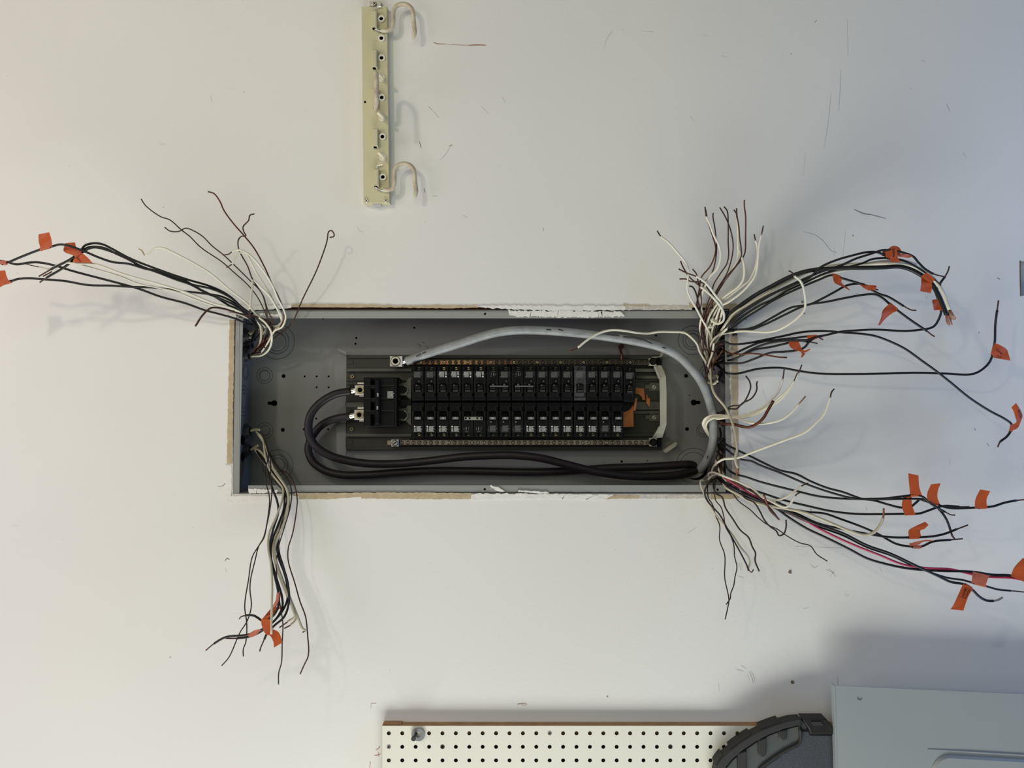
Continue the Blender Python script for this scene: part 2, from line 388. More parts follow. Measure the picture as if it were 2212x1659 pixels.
    strip([(872, 660), (960, 659), (1032, 660)], [(872, 665), (960, 666), (1032, 665)], pa, 'bared_paper', 0.8)
    strip([(504, 660), (560, 660), (630, 659)], [(508, 674), (560, 669), (630, 665)], cp, 'compound_patch', 1.2, -0.0012)
    strip([(1030, 660), (1100, 660), (1200, 661), (1350, 661)], [(1040, 665), (1105, 668), (1200, 672), (1350, 670)], cp, 'compound_patch', 1.5, -0.0014)
    strip([(1345, 656), (1360, 658), (1405, 659)], [(1350, 662), (1365, 668), (1400, 666)], pa, 'bared_paper', 1.0)
    strip([(1345, 661), (1420, 661), (1495, 661)], [(1345, 670), (1400, 669.5), (1495, 669)], gy, 'bared_gypsum', 1.2)
    strip([(1488, 656), (1540, 656), (1590, 655)], [(1488, 664), (1540, 665), (1590, 668)], pa, 'bared_paper', 0.8)
    strip([(1576, 668), (1578, 800), (1580, 930), (1583, 1070)], [(1592, 655), (1594, 800), (1595, 930), (1598, 1070)], pa, 'bared_paper', 0.8)
    strip([(1574, 700), (1576, 800), (1579, 930), (1582, 1060)], [(1578, 700), (1580, 800), (1583, 930), (1586, 1060)], gy, 'bared_gypsum', 1.5, -0.0009)
    # compound smeared on the box lip
    strip([(1097, 671), (1140, 672), (1180, 673)], [(1100, 681), (1120, 685), (1172, 683)], cp, 'compound_patch', 1.5, -0.0016, 0.0018, 3)
    strip([(1160, 672), (1260, 672), (1345, 674)], [(1160, 684), (1250, 686), (1349, 684)], cp, 'compound_patch', 2.2, -0.0016, 0.0018, 3)
    strip([(1060, 1048), (1080, 1054), (1090, 1061)], [(1058, 1050), (1070, 1059), (1086, 1063)], cp, 'compound_patch', 0.8, -0.0012, 0.0018, 3)
    strip([(1120, 1059), (1170, 1062), (1185, 1063)], [(1118, 1062), (1150, 1065), (1185, 1067)], cp, 'compound_patch', 0.8, -0.0012, 0.0018, 3)
    strip([(560, 676), (600, 678)], [(562, 681), (608, 684)], cp, 'compound_patch', 1.4, 0.0004, 0.0022, 3)
    strip([(536, 1055), (575, 1057), (600, 1058)], [(538, 1066), (575, 1065), (598, 1064)], cp, 'compound_patch', 1.3, 0.0002, 0.0022, 3)
    # scratches, pencil lines and scuffs
    def mark(pts, wpx, m, name='scuff_mark'):
        q = cat_rom([P(x, y, -0.0001) for x, y in pts], 3) if len(pts) > 2 else [P(x, y, -0.0001) for x, y in pts]
        V = []; F = []; n = len(q)
        for i in range(n):
            d = (q[min(i + 1, n - 1)] - q[max(i - 1, 0)]).normalized(); pr = Vector((-d.z, 0, d.x))
            t = i / (n - 1); ww = wpx * S(0) * 0.5 * (0.35 + 0.65 * math.sin(math.pi * (0.1 + 0.8 * t)))
            V += [q[i] + pr * ww, q[i] - pr * ww]
        for i in range(n - 1): F.append((2 * i, 2 * i + 2, 2 * i + 3, 2 * i + 1))
        g = G(); g.add(V, F); return g.build(name, m, wall)
    mk, mb, mf = M['mark'], M['mark_brown'], M['mark_faint']
    for pts, wd, m in [
        ([(936, 91), (944, 94.5), (962, 95)], 2.2, mb), ([(960, 95), (990, 97), (1020, 98)], 1.2, mb), ([(1012, 98), (1030, 97), (1050, 97.5)], 3.0, mb),
        ([(1845, 452), (1862, 460), (1880, 464)], 2.5, mk), ([(1876, 462), (1895, 467), (1914, 472)], 1.8, mk),
        ([(1324, 66), (1312, 82), (1305, 104)], 1.0, mf), ([(1342, 66), (1348, 62)], 1.0, mf), ([(1386, 67), (1412, 69)], 1.2, mf),
        ([(1173, 491), (1175, 499)], 1.4, mk), ([(905, 305), (908, 312), (910, 321)], 1.8, mk), ([(950, 346), (965, 330), (974, 314)], 1.2, mf), ([(970, 316), (977, 313)], 3, mb),
        ([(935, 424), (945, 423)], 1.3, mf), ([(916, 407), (918, 416)], 3.2, mb), ([(936, 240), (948, 254)], 2.0, mf), ([(926, 230), (934, 238)], 3.0, mf),
        ([(1735, 500), (1762, 508), (1780, 522), (1795, 541), (1808, 546)], 0.9, mk), ([(1827, 498), (1824, 525), (1821, 553)], 0.9, mf), ([(1803, 530), (1801, 556)], 0.9, mf),
        ([(1817, 150), (1815, 190), (1812, 240)], 1.2, mf), ([(1795, 200), (1790, 260), (1780, 320)], 1.2, mf), ([(1830, 40), (1832, 120)], 1.2, mf), ([(1740, 330), (1735, 380)], 1.0, mf),
        ([(2045, 225), (2052, 240)], 1.4, mk), ([(1760, 48), (1764, 44)], 2, mk),
        ([(1810, 1462), (1810, 1480)], 1.4, mk), ([(802, 1518), (801, 1530)], 1.4, mb), ([(802, 1519), (813, 1519)], 2.4, mb), ([(1117, 1521), (1124, 1520), (1138, 1519)], 2.2, mb), ([(1126, 1522), (1132, 1523), (1139, 1522)], 1.6, mb),
        ([(812, 1620), (818, 1616), (821, 1611)], 2.2, mb), ([(808, 1632), (816, 1631), (823, 1628)], 2.2, mb), ([(817, 1624), (818, 1634)], 1.6, mb), ([(800, 1645), (799, 1659)], 2.5, mb),
        ([(1590, 1445), (1606, 1450)], 2.5, mf), ([(1600, 1437), (1612, 1444)], 2.0, mf), ([(1618, 1450), (1624, 1462), (1627, 1476)], 2.0, mf), ([(1622, 1449), (1629, 1462), (1631, 1474)], 1.6, mf), ([(1614, 1456), (1620, 1470)], 1.6, mf), ([(1552, 1475), (1554, 1494)], 1.4, mf),
        ([(1784, 1230), (1797, 1236), (1806, 1246)], 1.6, mf), ([(1790, 1228), (1802, 1238)], 1.6, mf), ([(1793, 1246), (1803, 1232)], 1.4, mf), ([(1750, 1218), (1760, 1226), (1768, 1222)], 1.5, mf), ([(1597, 1216), (1600, 1232)], 2.0, mf), ([(1602, 1214), (1603, 1228)], 1.6, mf), ([(1594, 1244), (1606, 1248)], 2.0, mf),
        ([(1825, 1280), (1829, 1286), (1835, 1284)], 1.0, mf), ([(1485, 1152), (1504, 1139)], 1.2, mf), ([(1720, 1180), (1820, 1184)], 1.6, mf), ([(1735, 1315), (1748, 1312)], 1.4, mf),
        ([(486, 1212), (491, 1206), (496, 1209)], 2.2, mk), ([(487, 1227), (490, 1236)], 1.8, mf), ([(470, 1051), (482, 1049), (488, 1040), (489, 1022)], 1.3, mk),
        ([(772, 490), (776, 498), (786, 502)], 0.9, mf), ([(740, 555), (736, 565)], 0.9, mf), ([(2154, 600), (2160, 603)], 3.0, mk), ([(2105, 925), (2107, 930)], 2.5, mk),
        ([(2132, 957), (2137, 964)], 2.0, mk), ([(2114, 721), (2116, 716)], 2.0, mk), ([(2050, 990), (2053, 1003)], 1.2, mf), ([(1900, 1225), (1905, 1238)], 1.2, mf), ([(1870, 1095), (1873, 1103)], 2, mf),
        ([(1609, 690), (1614, 689)], 2.5, mk), ([(1648, 840), (1650, 850)], 1.2, mf), ([(1750, 1100), (1753, 1103)], 3.0, mk), ([(560, 1402), (562, 1408)], 1.2, mf),
        ([(455, 205), (458, 220)], 1.4, mf), ([(1040, 230), (1055, 245)], 1.6, mf), ([(1085, 210), (1092, 222)], 1.6, mf), ([(1000, 465), (1010, 470)], 1.6, mf),
        ([(1490, 250), (1500, 262)], 1.4, mf), ([(1560, 120), (1570, 124)], 1.4, mf), ([(1990, 130), (2000, 134)], 1.4, mf), ([(2080, 330), (2088, 340)], 1.6, mf)]:
        mark(pts, wd, m)
    # plugged holes and nail pops
    for (x, y, r) in [(1707, 1236, 4.5), (1712, 1474, 4.5), (1733.5, 653, 3.0), (1737, 677, 2.2), (1843, 509, 1.4), (1312, 1505, 1.6)]:
        c = P(x, y, -0.001); g = G(); g.prism([(c.x + r * .9 * S(0) * random.uniform(.65, 1.1) * math.cos(a), c.z + r * .9 * S(0) * random.uniform(.65, 1.1) * math.sin(a)) for a in [2 * math.pi * i / 11 for i in range(11)]], -0.0010, 0.0006)
        g.build('plugged_hole', M['chip'] if r > 4 else M['mark'], wall)
    # wood studs, plus an added dark sheet shading the gaps behind the drywall
    g = G(); g.pbox(560, 1103, 652, 673, 0.016, 0.05, 0.001); g.build('stud', M['stud'], wall)
    g = G(); g.pbox(1560, 1592, 655, 672, 0.016, 0.05, 0.001); g.build('stud', M['stud'], wall)
    g = G(); g.box(-1.2, 1.35, 0.13, 0.14, OZ - 0.8, OZ + 0.8)
    sh = g.build('wall_gap_backing', M['cavity']); setp(sh, 'added dark backing sheet that keeps the wall gaps shaded', None, None, 'structure')
    return wall
WALL = build_wall()

# ------------------------------------------------------------------ the box
YB = 0.093
BX0, BX1, BZ0, BZ1 = P(506, 0, 0).x, P(1583, 0, 0).x, P(0, 1065, 0).z, P(0, 671, 0).z
BOX = empty('breaker_box', ((BX0 + BX1) / 2, YB, (BZ0 + BZ1) / 2), 'open grey metal electrical box set into the drywall', 'electrical box')
def build_box():
    t = 0.0016
    g = G(); g.box(BX0, BX1, YB, YB + t, BZ0, BZ1); g.build('back_panel', M['tub'], BOX)
    g = G(); g.box(BX0 - t, BX0, 0.002, YB, BZ0, BZ1); g.build('side_panel', M['tub'], BOX)
    g = G(); g.box(BX1, BX1 + t, 0.002, YB, BZ0, BZ1); g.build('side_panel', M['tub'], BOX)
    g = G(); g.box(BX0, BX1, 0.002, YB, BZ1, BZ1 + t); g.build('side_panel', M['tub'], BOX)
    g = G(); g.box(BX0, BX1, 0.002, YB, BZ0 - t, BZ0); g.build('side_panel', M['tub'], BOX)
    L = M['lip']
    g = G(); g.pprism([(516, 672), (1562, 672), (1562, 687.5), (516, 687.5)], 0.0008, 0.0024, 0.0004); g.build('lip', L, BOX)
    g = G(); g.pprism([(536, 1048.5), (1568, 1048), (1568, 1063), (536, 1063.5)], 0.0008, 0.0024, 0.0004); g.build('lip', L, BOX)
    g = G(); g.pprism([(509, 681), (525, 681), (517, 1067), (502.5, 1067)], 0.0008, 0.0024, 0.0004)
    g.pbox(514, 517, 690, 1060, 0.0002, 0.002); g.build('lip', L, BOX)
    g = G(); g.pprism([(1566, 680), (1581, 680), (1583, 1066), (1568.5, 1048)], 0.0008, 0.0024, 0.0004); g.build('lip', L, BOX)
    # screw holes in the lip
    for x, y, r in [(1047.7, 678, 2.3), (1047, 1057, 2.5), (1550, 1058, 2.6), (545, 677, 2.6), (541, 1061, 2.6), (698, 689, 1.2)]:
        c = P(x, y, 0.0004); g = G(); g.cyl((c.x, c.z), r * S(0), 0.0004, 0.001, 12); g.build('screw_hole', M['hole'], BOX)
    # holes punched through the back
    for x, y, r in [(769.7, 730, 2.3), (768, 742.5, 2.3), (895, 708, 2.3), (612.6, 812.5, 4.2), (611, 928.6, 4.2), (658, 813, 2.1), (684, 813, 2.1), (710, 813, 2.1),
                    (736, 813, 2.1), (684, 836.6, 2.1), (710, 836.6, 2.1), (683, 904, 2.1), (709, 927.5, 2.1), (735, 927.5, 2.1), (656, 927.5, 2.1), (1482, 812, 4.1),
                    (1484, 926.7, 4.1), (1417, 725, 2.2), (1343, 997, 2.4), (1398.5, 995, 1.3), (1489, 854, 1.2)]:
        c = P(x, y, YB); g = G(); g.cyl((c.x, c.z), r * S(YB), YB - 0.0003, YB + 0.001, 14); g.build('mounting_hole', M['hole'], BOX)
    for x, y, s in [(592.5, 871, -1), (1498.5, 869.4, 1)]:
        c = P(x, y, YB); r = 6.3 * S(YB); g = G(); g.cyl((c.x, c.z), r, YB - 0.0003, YB + 0.001, 18)
        g.cyl((c.x + s * 11 * S(YB), c.z), r * 0.58, YB - 0.0003, YB + 0.001, 12)
        x0, x1 = sorted((c.x, c.x + s * 11 * S(YB))); g.box(x0, x1, YB - 0.0003, YB + 0.001, c.z - r * 0.57, c.z + r * 0.57)
        g.build('keyhole_slot', M['hole'], BOX)
    c = P(1504, 1012, YB); g = G(); g.cyl((c.x, c.z), 25 * S(YB), YB - 0.0004, YB + 0.001, 28); g.build('cable_hole', M['hole'], BOX)
    # knockouts: flat dark rings painting the shadow gap, with slightly dished discs
    def knock(x, y, radii, name='knockout'):
        c = P(x, y, YB); k = S(YB); g = G()
        for r in radii: g.annulus((c.x, c.z), (r - 0.45) * k, (r + 0.45) * k, YB - 0.0003, YB + 0.0002, 36)
        o = g.build(name, M['groove'], BOX)
        g = G(); g.cyl((c.x, c.z), (radii[0] - 1.5) * k, YB - 0.0009, YB, 32, 0.0008); g.build('knockout_disc', M['tub'], o)
    knock(598, 738, (20, 26.5, 38)); knock(571.8, 811, (11.5, 17)); knock(600, 1004.6, (15, 22, 33)); knock(572.6, 930, (11, 17))
    knock(1496, 735, (15, 21, 31)); knock(1498, 1006, (29, 38)); knock(1528, 806, (11, 17)); knock(1519, 930, (9, 14))
    # knockouts on the two short sides, seen at a slant
    def side_knock(xw, sgn, y, z, radii):
        g = G()
        for r in radii:
            n = 30; V = []; F = []
            for i in range(n):
                a = 2 * math.pi * i / n
                for rr, dx in ((r - 0.0005, 0.0004), (r + 0.0005, 0.0004)):
                    V.append((xw + sgn * dx, y + rr * math.cos(a), z + rr * math.sin(a)))
            for i in range(n):
                j = (i + 1) % n; F.append((2 * i, 2 * j, 2 * j + 1, 2 * i + 1))
            g.add(V, F)
        g.build('side_knockout', M['groove'], BOX)
    side_knock(BX0, 1, 0.062, P(0, 803, 0.062).z, (0.012, 0.016))
    side_knock(BX0, 1, 0.050, P(0, 866, 0.05).z, (0.016, 0.023, 0.031))
    side_knock(BX1, -1, 0.05, P(0, 872, 0.05).z, (0.012, 0.017))
    for py in (950, 986):                                  # two knocked-out openings at lower left
        z = P(0, py, 0.045).z; g = G(); V = [(BX0 + 0.0005, 0.045 + 0.011 * math.cos(a), z + 0.0105 * math.sin(a)) for a in [2 * math.pi * i / 20 for i in range(20)]]
        g.add(V, [tuple(range(20))]); g.build('open_knockout', M['hole'], BOX)
    # faint stains on the back
    for pts in ([(902, 742), (908, 746), (905, 750)], [(912, 738), (917, 741)], [(921, 749), (925, 752)]):
        V = [P(x, y, YB - 0.0002) for x, y in pts]; g = G(); g.tube(V, 0.0007, 5); g.build('green_stain', M.setdefault('stain', mat('green_stain', srgb(92, 94, 66), 0.9)), BOX)
build_box()

# cable connectors with their lock nuts, entering through the short left side and the right side
def connector(label, py, y, side=-1, r=0.0115, stub=None):
    xw = BX0 if side < 0 else BX1; s = 1 if side < 0 else -1; z = P(0, py, y).z
    e = empty('cable_connector', (xw, y, z), label, 'cable connector', 'cable connectors through the box sides')
    def ring(x0, x1, r0, r1, n, name, m, teeth=0.0):
        V = []; F = []
        for i in range(n):
            a = 2 * math.pi * i / n; q = r1 + (teeth if i % 2 else 0)
            for x, rr in ((x0, r0), (x0, q), (x1, q), (x1, r0)): V.append((xw + s * x, y + rr * math.cos(a), z + rr * math.sin(a)))
        for i in range(n):
            j = (i + 1) % n
            for k in range(4): F.append((4 * i + k, 4 * i + (k + 1) % 4, 4 * j + (k + 1) % 4, 4 * j + k))
        g = G(); g.add(V, F); return g.build(name, m, e, True)
    cm = M.setdefault('conn', mat('zinc_connector', srgb(92, 94, 96), 0.4, 0.6, var=0.2, vscale=90))
    ring(0.0008, 0.0045, r * 0.8, r * 1.22, 20, 'lock_nut', cm, 0.0013); ring(0.0045, 0.011, r * 0.72, r * 0.95, 20, 'threaded_neck', cm)
    g = G(); V = [(xw + s * 0.006, y + r * 0.75 * math.cos(a), z + r * 0.75 * math.sin(a)) for a in [2 * math.pi * i / 16 for i in range(16)]]
    g.add(V, [tuple(range(16))]); g.build('throat', M['hole'], e)
    return e
connector('dull metal cable connector nearest the top left corner of the box', 725, 0.055)
connector('dull metal cable connector between the two others at upper left', 744, 0.07)
connector('dull metal cable connector lowest of three at upper left of the box', 767, 0.052)
connector('dull metal cable connector at lower left with ivory wires bending down', 931, 0.058)
connector('dull metal cable connector nearest the lower left corner of the box', 972, 0.058)
connector('dull metal cable connector deep in the wire tangle at upper right', 700, 0.06, 1)
connector('dull metal cable connector under the middle of the right side tangle', 762, 0.06, 1)
connector('dull metal cable connector at the foot of the upper right tangle', 812, 0.06, 1)
connector('dull metal cable connector behind ivory wires halfway down right side', 905, 0.06, 1)
connector('dull metal cable connector above the lower right corner of the box', 962, 0.06, 1)
connector('dull metal cable connector at the very lower right corner of the box', 1020, 0.06, 1)
# ------------------------------------------------------------------ bus assembly
def screw_geo(c, r, y, ang, h=0.0015, n=12):
    g = G(); pts = []
    g.cyl(c, r, y - h, y, n, 0.0004)
    return g
def slotted(name, x, y, rpx, yf, m, parent, ang=30, cross=False):
    c = P(x, y, yf); r = rpx * S(yf); g = G(); g.cyl((c.x, c.z), r, yf - 0.0013, yf + 0.001, 14, 0.0004)
    o = g.build(name, m, parent, True)
    g = G()
    for a in ([ang, ang + 90] if cross else [ang]):
        a = math.radians(a); dx, dz = math.cos(a) * r * 0.8, math.sin(a) * r * 0.8; wx, wz = -math.sin(a) * r * 0.16, math.cos(a) * r * 0.16
        yy = yf - 0.0014
        g.add([(c.x - dx - wx, yy, c.z - dz - wz), (c.x + dx - wx, yy, c.z + dz - wz), (c.x + dx + wx, yy, c.z + dz + wz), (c.x - dx + wx, yy, c.z - dz + wz)], [(0, 1, 2, 3)])
    return o, g
YP = 0.080
BUS = empty('bus_assembly', P(1090, 868, YP), 'long dark mounting pan with screw bars holding all the breakers', 'bus assembly')
def build_bus():
    pan, rail = M['pan'], M['panrail']
    g = G(); g.pbox(748, 1430, 767, 972, YP, YB - 0.001, 0.001); g.build('mounting_pan', pan, BUS)
    for (a, b, x0, x1, dy, m, nm) in [(767, 774, 748, 1430, 0.004, pan, 'pan_flange'), (796, 802.5, 747, 889, 0.010, rail, 'pan_rail'), (796, 803, 1372, 1440, 0.010, rail, 'pan_rail'),
                                  (819, 823, 749, 1432, 0.004, pan, 'pan_rib'), (936.5, 943.5, 747, 889, 0.010, rail, 'pan_rail'), (936, 943, 1346, 1436, 0.007, pan, 'pan_rail'),
                                  (965, 972, 748, 1430, 0.004, pan, 'pan_flange'), (869, 880, 745, 786, 0.006, rail, 'pan_rib'), (868, 885, 1370, 1425, 0.004, rail, 'pan_rib'),
                                  (812, 818, 1374, 1424, 0.006, rail, 'pan_rib'), (888, 894, 1369, 1424, 0.005, rail, 'pan_rib'), (907, 910, 749, 786, 0.004, pan, 'pan_rib'), (827, 831, 749, 786, 0.004, pan, 'pan_rib')]:
        g = G(); g.pbox(x0, x1, a, b, YP - dy, YP + 0.001, 0.0006); g.build(nm, m, BUS)
    # end plate with bent ears at the left, small bent ears at the right
    t = M['tub']
    g = G(); g.pprism([(729, 753), (748.5, 760), (748.5, 767), (731, 757)], YP - 0.012, YP - 0.008); g.build('bent_ear', t, BUS)
    g = G(); g.pprism([(727, 978), (747, 968), (748, 974), (746, 984), (729, 980)], YP - 0.012, YP - 0.008); g.build('bent_ear', t, BUS)
    g = G(); g.pprism([(722, 766), (748.5, 766), (747, 970), (728, 977)], YP + 0.002, YP + 0.005); g.build('end_plate', t, BUS)
    g = G(); g.pprism([(1433, 972), (1459, 955), (1463, 958), (1460, 964), (1440, 978), (1434, 977)], YP - 0.008, YP - 0.004); g.build('bent_ear', M['strap'], BUS)
    g = G(); g.pprism([(1408, 771), (1425, 769), (1430, 757), (1434, 757), (1432, 768), (1428, 772), (1408, 773)], YP - 0.006, YP - 0.003); g.build('bent_ear', M['strap'], BUS)
    for (x, y) in [(757, 782), (756, 956)]:
        g = G(); g.pbox(x - 7, x + 6, y - 5, y + 5, YP - 0.001, YP + 0.002, 0.0006); g.build('slot_tab', pan, BUS)
    for (x, y) in [(761.5, 813), (759.8, 927), (1413, 836), (1413, 902)]:
        o, s = slotted('pan_screw', x, y, 4.3, YP - 0.002, M['brass'] if x < 1000 else M['strap'], BUS, random.uniform(20, 70), x < 1000)
        s.build('screw_slot', M['hole'], o)
    for y in (836, 902):
        g = G(); g.pprism([(1394, y - 5), (1402, y - 5), (1404, y - 9), (1424, y - 9), (1424, y + 8), (1402, y + 8), (1402, y + 3), (1394, y + 3)], YP - 0.0018, YP + 0.001, 0.0004); g.build('screw_plate', rail, BUS)
    # the two terminal bars
    for nm, lab, y0, y1, x0, x1, first, last, n, m, mids in [
        ('terminal_bar', 'copper stained screw bar along the top', 778.2, 787.6, 884, 1404, 897, 1399, 41, M['barcu'], 782.8),
        ('terminal_bar', 'tinned screw bar along the bottom', 950.8, 961, 864, 1404, 868, 1399, 43, M['barst'], 956)]:
        yf = 0.052
        g = G(); g.pbox(x0, x1, y0, y1, yf, yf + 0.010, 0.0006); bar = g.build(nm, m, BUS); bar['label'] = lab
        for i in range(n):
            x = first + (last - first) * i / (n - 1); c = P(x, mids, yf); r = 3.1 * S(yf)
            g = G(); g.cyl((c.x, c.z), r * 1.35, yf - 0.0002, yf + 0.001, 12)
            if True:
                a = random.uniform(0, math.pi); gg = G(); gg.cyl((c.x, c.z), r * 1.0, yf - 0.0012, yf + 0.001, 10, 0.0003)
                # the dark rim around the screw and the screw itself stay one sub-part of two materials
                me_v = len(g.v); g.add(gg.v, gg.f)
                dx, dz = math.cos(a) * r * 0.8, math.sin(a) * r * 0.8; wx, wz = -math.sin(a) * r * 0.2, math.cos(a) * r * 0.2; yy = yf - 0.00125
                nslot = len(g.f)
                g.add([(c.x - dx - wx, yy, c.z - dz - wz), (c.x + dx - wx, yy, c.z + dz - wz), (c.x + dx + wx, yy, c.z + dz + wz), (c.x - dx + wx, yy, c.z - dz + wz)], [(0, 1, 2, 3)])
                o = g.build('terminal_screw', M['hole'], bar)
                me = o.data; me.materials.append(random.choice([M['barst'], M['barst'], M['brass'], M['strap']]) if y0 > 900 else (M['brass'] if i % 4 == 1 else M['dim']))
                nf = len(me.polygons); nd = len(me.polygons) - 1 - len(gg.f)
                for k, p in enumerate(me.polygons):
                    if nd <= k < nf - 1: p.material_index = 1
        for px in ([890, 1100, 1310]):
            g = G(); g.pbox(px - 5, px + 5, y0 - 2, y1 + 2, yf + 0.008, YP + 0.001); g.build('bar_support', M['bkr'], bar)
    # lugs at the left ends
    def lug(x0, x1, y0, y1, yf, yb, cx, cy, r, m, hollow=True):
        g = G(); g.pbox(x0, x1, y0, y1, yf, yb, 0.0008); o = g.build('lug', m, BUS)
        c = P(cx, cy, yf); k = S(yf); g = G(); g.annulus((c.x, c.z), r * 0.62 * k, r * k, yf - 0.002, yf + 0.001, 24); g.build('set_screw', M['steel'], o, True)
        g = G(); g.cyl((c.x, c.z), r * 0.66 * k, yf - 0.0006, yf + 0.0005, 18); g.build('socket', M['hole'], o)
        g = G(); g.annulus((c.x, c.z), r * 1.0 * k, r * 1.14 * k, yf - 0.0004, yf + 0.0005, 24); g.build('screw_rim', M['hole'], o)
    lug(842, 869, 769, 792, 0.042, 0.062, 854.5, 780, 9.6, M['alum'])
    g = G(); g.pbox(845, 861, 949.3, 965, 0.046, 0.062, 0.0008); o = g.build('lug', M['alum'], BUS)
    o2, s = slotted('set_screw', 853, 957, 6.0, 0.045, M['steel'], o, 38); 
    g = G(); c = P(853, 957, 0.046); g.annulus((c.x, c.z), 6 * S(.046), 7 * S(.046), 0.0455, 0.0465, 20); g.add(s.v, s.f); g.build('screw_rim', M['hole'], o)
    g = G(); g.pbox(836.5, 846, 951.5, 961, 0.053, 0.060, 0.0005); g.build('bar_tongue', M['barst'], BUS)
    # strap joining the bars at the right end
    st = M['strap']
    g = G(); g.pbox(1403.5, 1418, 773.5, 789.5, 0.046, 0.064, 0.0008); g.pbox(1405, 1419, 947, 964.5, 0.046, 0.064, 0.0008); g.build('strap_block', st, BUS)
    A = [(1411, 789, .050), (1420, 800, .046), (1424.5, 816, .042), (1425.5, 850, .041), (1426, 917, .041), (1421, 932, .044), (1413, 947, .050)]
    B = [(1428, 789, .050), (1434, 801, .046), (1438.5, 813, .042), (1439.8, 850, .041), (1439.8, 917, .041), (1435, 932, .044), (1431, 945, .050)]
    V = []; F = []
    for p, q in zip(A, B):
        a, b = P(*p), P(*q); V += [a, b, b + Vector((0, .0022, 0)), a + Vector((0, .0022, 0))]
    for i in range(len(A) - 1):
        for k in range(4): F.append((4 * i + k, 4 * i + (k + 1) % 4, 4 * i + 4 + (k + 1) % 4, 4 * i + 4 + k))
    F += [(0, 3, 2, 1), tuple(4 * (len(A) - 1) + k for k in range(4))]
    g = G(); g.add(V, F); g.build('bonding_strap', st, BUS)
    for a, b in (((1415, 792, .047), (1426, 818, .040)), ((1412, 946, .048), (1426, 921, .040))):
        g = G(); p, q = P(*a), P(*b); e = Vector((.0016, 0, .0006)); g.add([p - e, p + e, q + e, q - e, p - e + Vector((0, .008, 0)), p + e + Vector((0, .008, 0)), q + e + Vector((0, .008, 0)), q - e + Vector((0, .008, 0))],
            [(0, 1, 2, 3), (0, 4, 5, 1), (1, 5, 6, 2), (2, 6, 7, 3), (3, 7, 4, 0), (4, 7, 6, 5)]); g.build('strap_rib', st, BUS)
    for x, y in ((1411, 780.5), (1411.6, 955.5)):
        c = P(x, y, .045); g = G(); g.cyl((c.x, c.z), 6.8 * S(.045), .040, .047, 6, 0.0006); g.build('hex_bolt', M['handle'], BUS)
        g = G(); g.annulus((c.x, c.z), 6.6 * S(.045), 8.2 * S(.045), .0445, .0465, 20); g.build('washer', M['hole'], BUS)
    g = G(); g.pbox(1419, 1427, 773, 790, .058, .07, .0008); g.pbox(1419, 1428, 948, 965, .058, .07, .0008); g.build('bar_end_block', M['bkr'], BUS)
    # bare copper stabs left free at the right
    def stab(pts, yf, yb): g = G(); g.pprism(pts, yf, yb, 0.0005); g.build('copper_stab', M['stab'], BUS)
    stab([(1372, 837), (1391, 839), (1394, 864), (1388, 864), (1386, 856), (1380, 851), (1372, 851)], .058, .062)
    stab([(1346, 890), (1352, 888), (1362, 882), (1368, 874), (1369, 922), (1346, 923)], .056, .060)
    stab([(1372, 860), (1377, 859), (1375, 878), (1373, 887), (1368, 888)], .050, .056)
    stab([(1397, 852), (1399, 853), (1400, 859), (1404.5, 861), (1404, 876), (1402, 879), (1396, 868)], .054, .057)
    c = P(1347, 870, .056); g = G(); g.annulus((c.x, c.z), 16 * S(.056), 19 * S(.056), .052, .058, 14, -1.5, 0.2); g.build('bus_insulator', M['bkr'], BUS)
    # ground jumper up to the box
    g = G(); g.tube(cat_rom([P(1342, 778, .056), P(1343, 766, .058), P(1340, 756, .064), P(1342, 748, .074), P(1341, 738, .0895)], 5), lambda t: 0.0026 + 0.0018 * max(0, t - 0.45), 8)
    j = g.build('ground_jumper', M['ground3'], BUS, 'all')
    g = G(); g.pbox(1335.5, 1346.5, 735, 752, .0885, .0915, .001); g.build('jumper_eye', M['ground2'], j)
    o, s = slotted('jumper_screw', 1341, 742, 4.6, .0885, M['steel'], j, 40)
    # bus fingers between the main breaker and the branch breakers
    for y in (841, 896):
        g = G(); g.pprism([(858, y - 14), (876, y - 14), (880, y - 21), (888, y - 27), (888, y + 24), (880, y + 17), (876, y + 13), (858, y + 13)], .052, .056, .0005); g.build('bus_finger', M['panrail'], BUS)
        g = G(); g.pprism([(860, y - 8), (872, y - 8), (879, y - 3), (879, y + 4), (872, y + 9), (860, y + 9)], .046, .053, .001); g.build('finger_cover', M['bkr'], BUS)
        g = G(); g.tube([P(873, y - 9, .046), P(880, y - 4, .046), P(880, y + 4, .046), P(874, y + 11, .046)], .0012, 6); g.build('finger_clip', M['steel'], BUS, True)
        g = G(); g.pbox(858, 866, y - 22, y - 14, .046, .056, .001); g.pbox(858, 866, y + 14, y + 22, .046, .056, .001); g.build('finger_base', M['bkr'], BUS)
    g = G(); g.pbox(858, 889, 862, 876, .050, .07, .001); g.build('bus_insulator', M['bkr'], BUS)
build_bus()

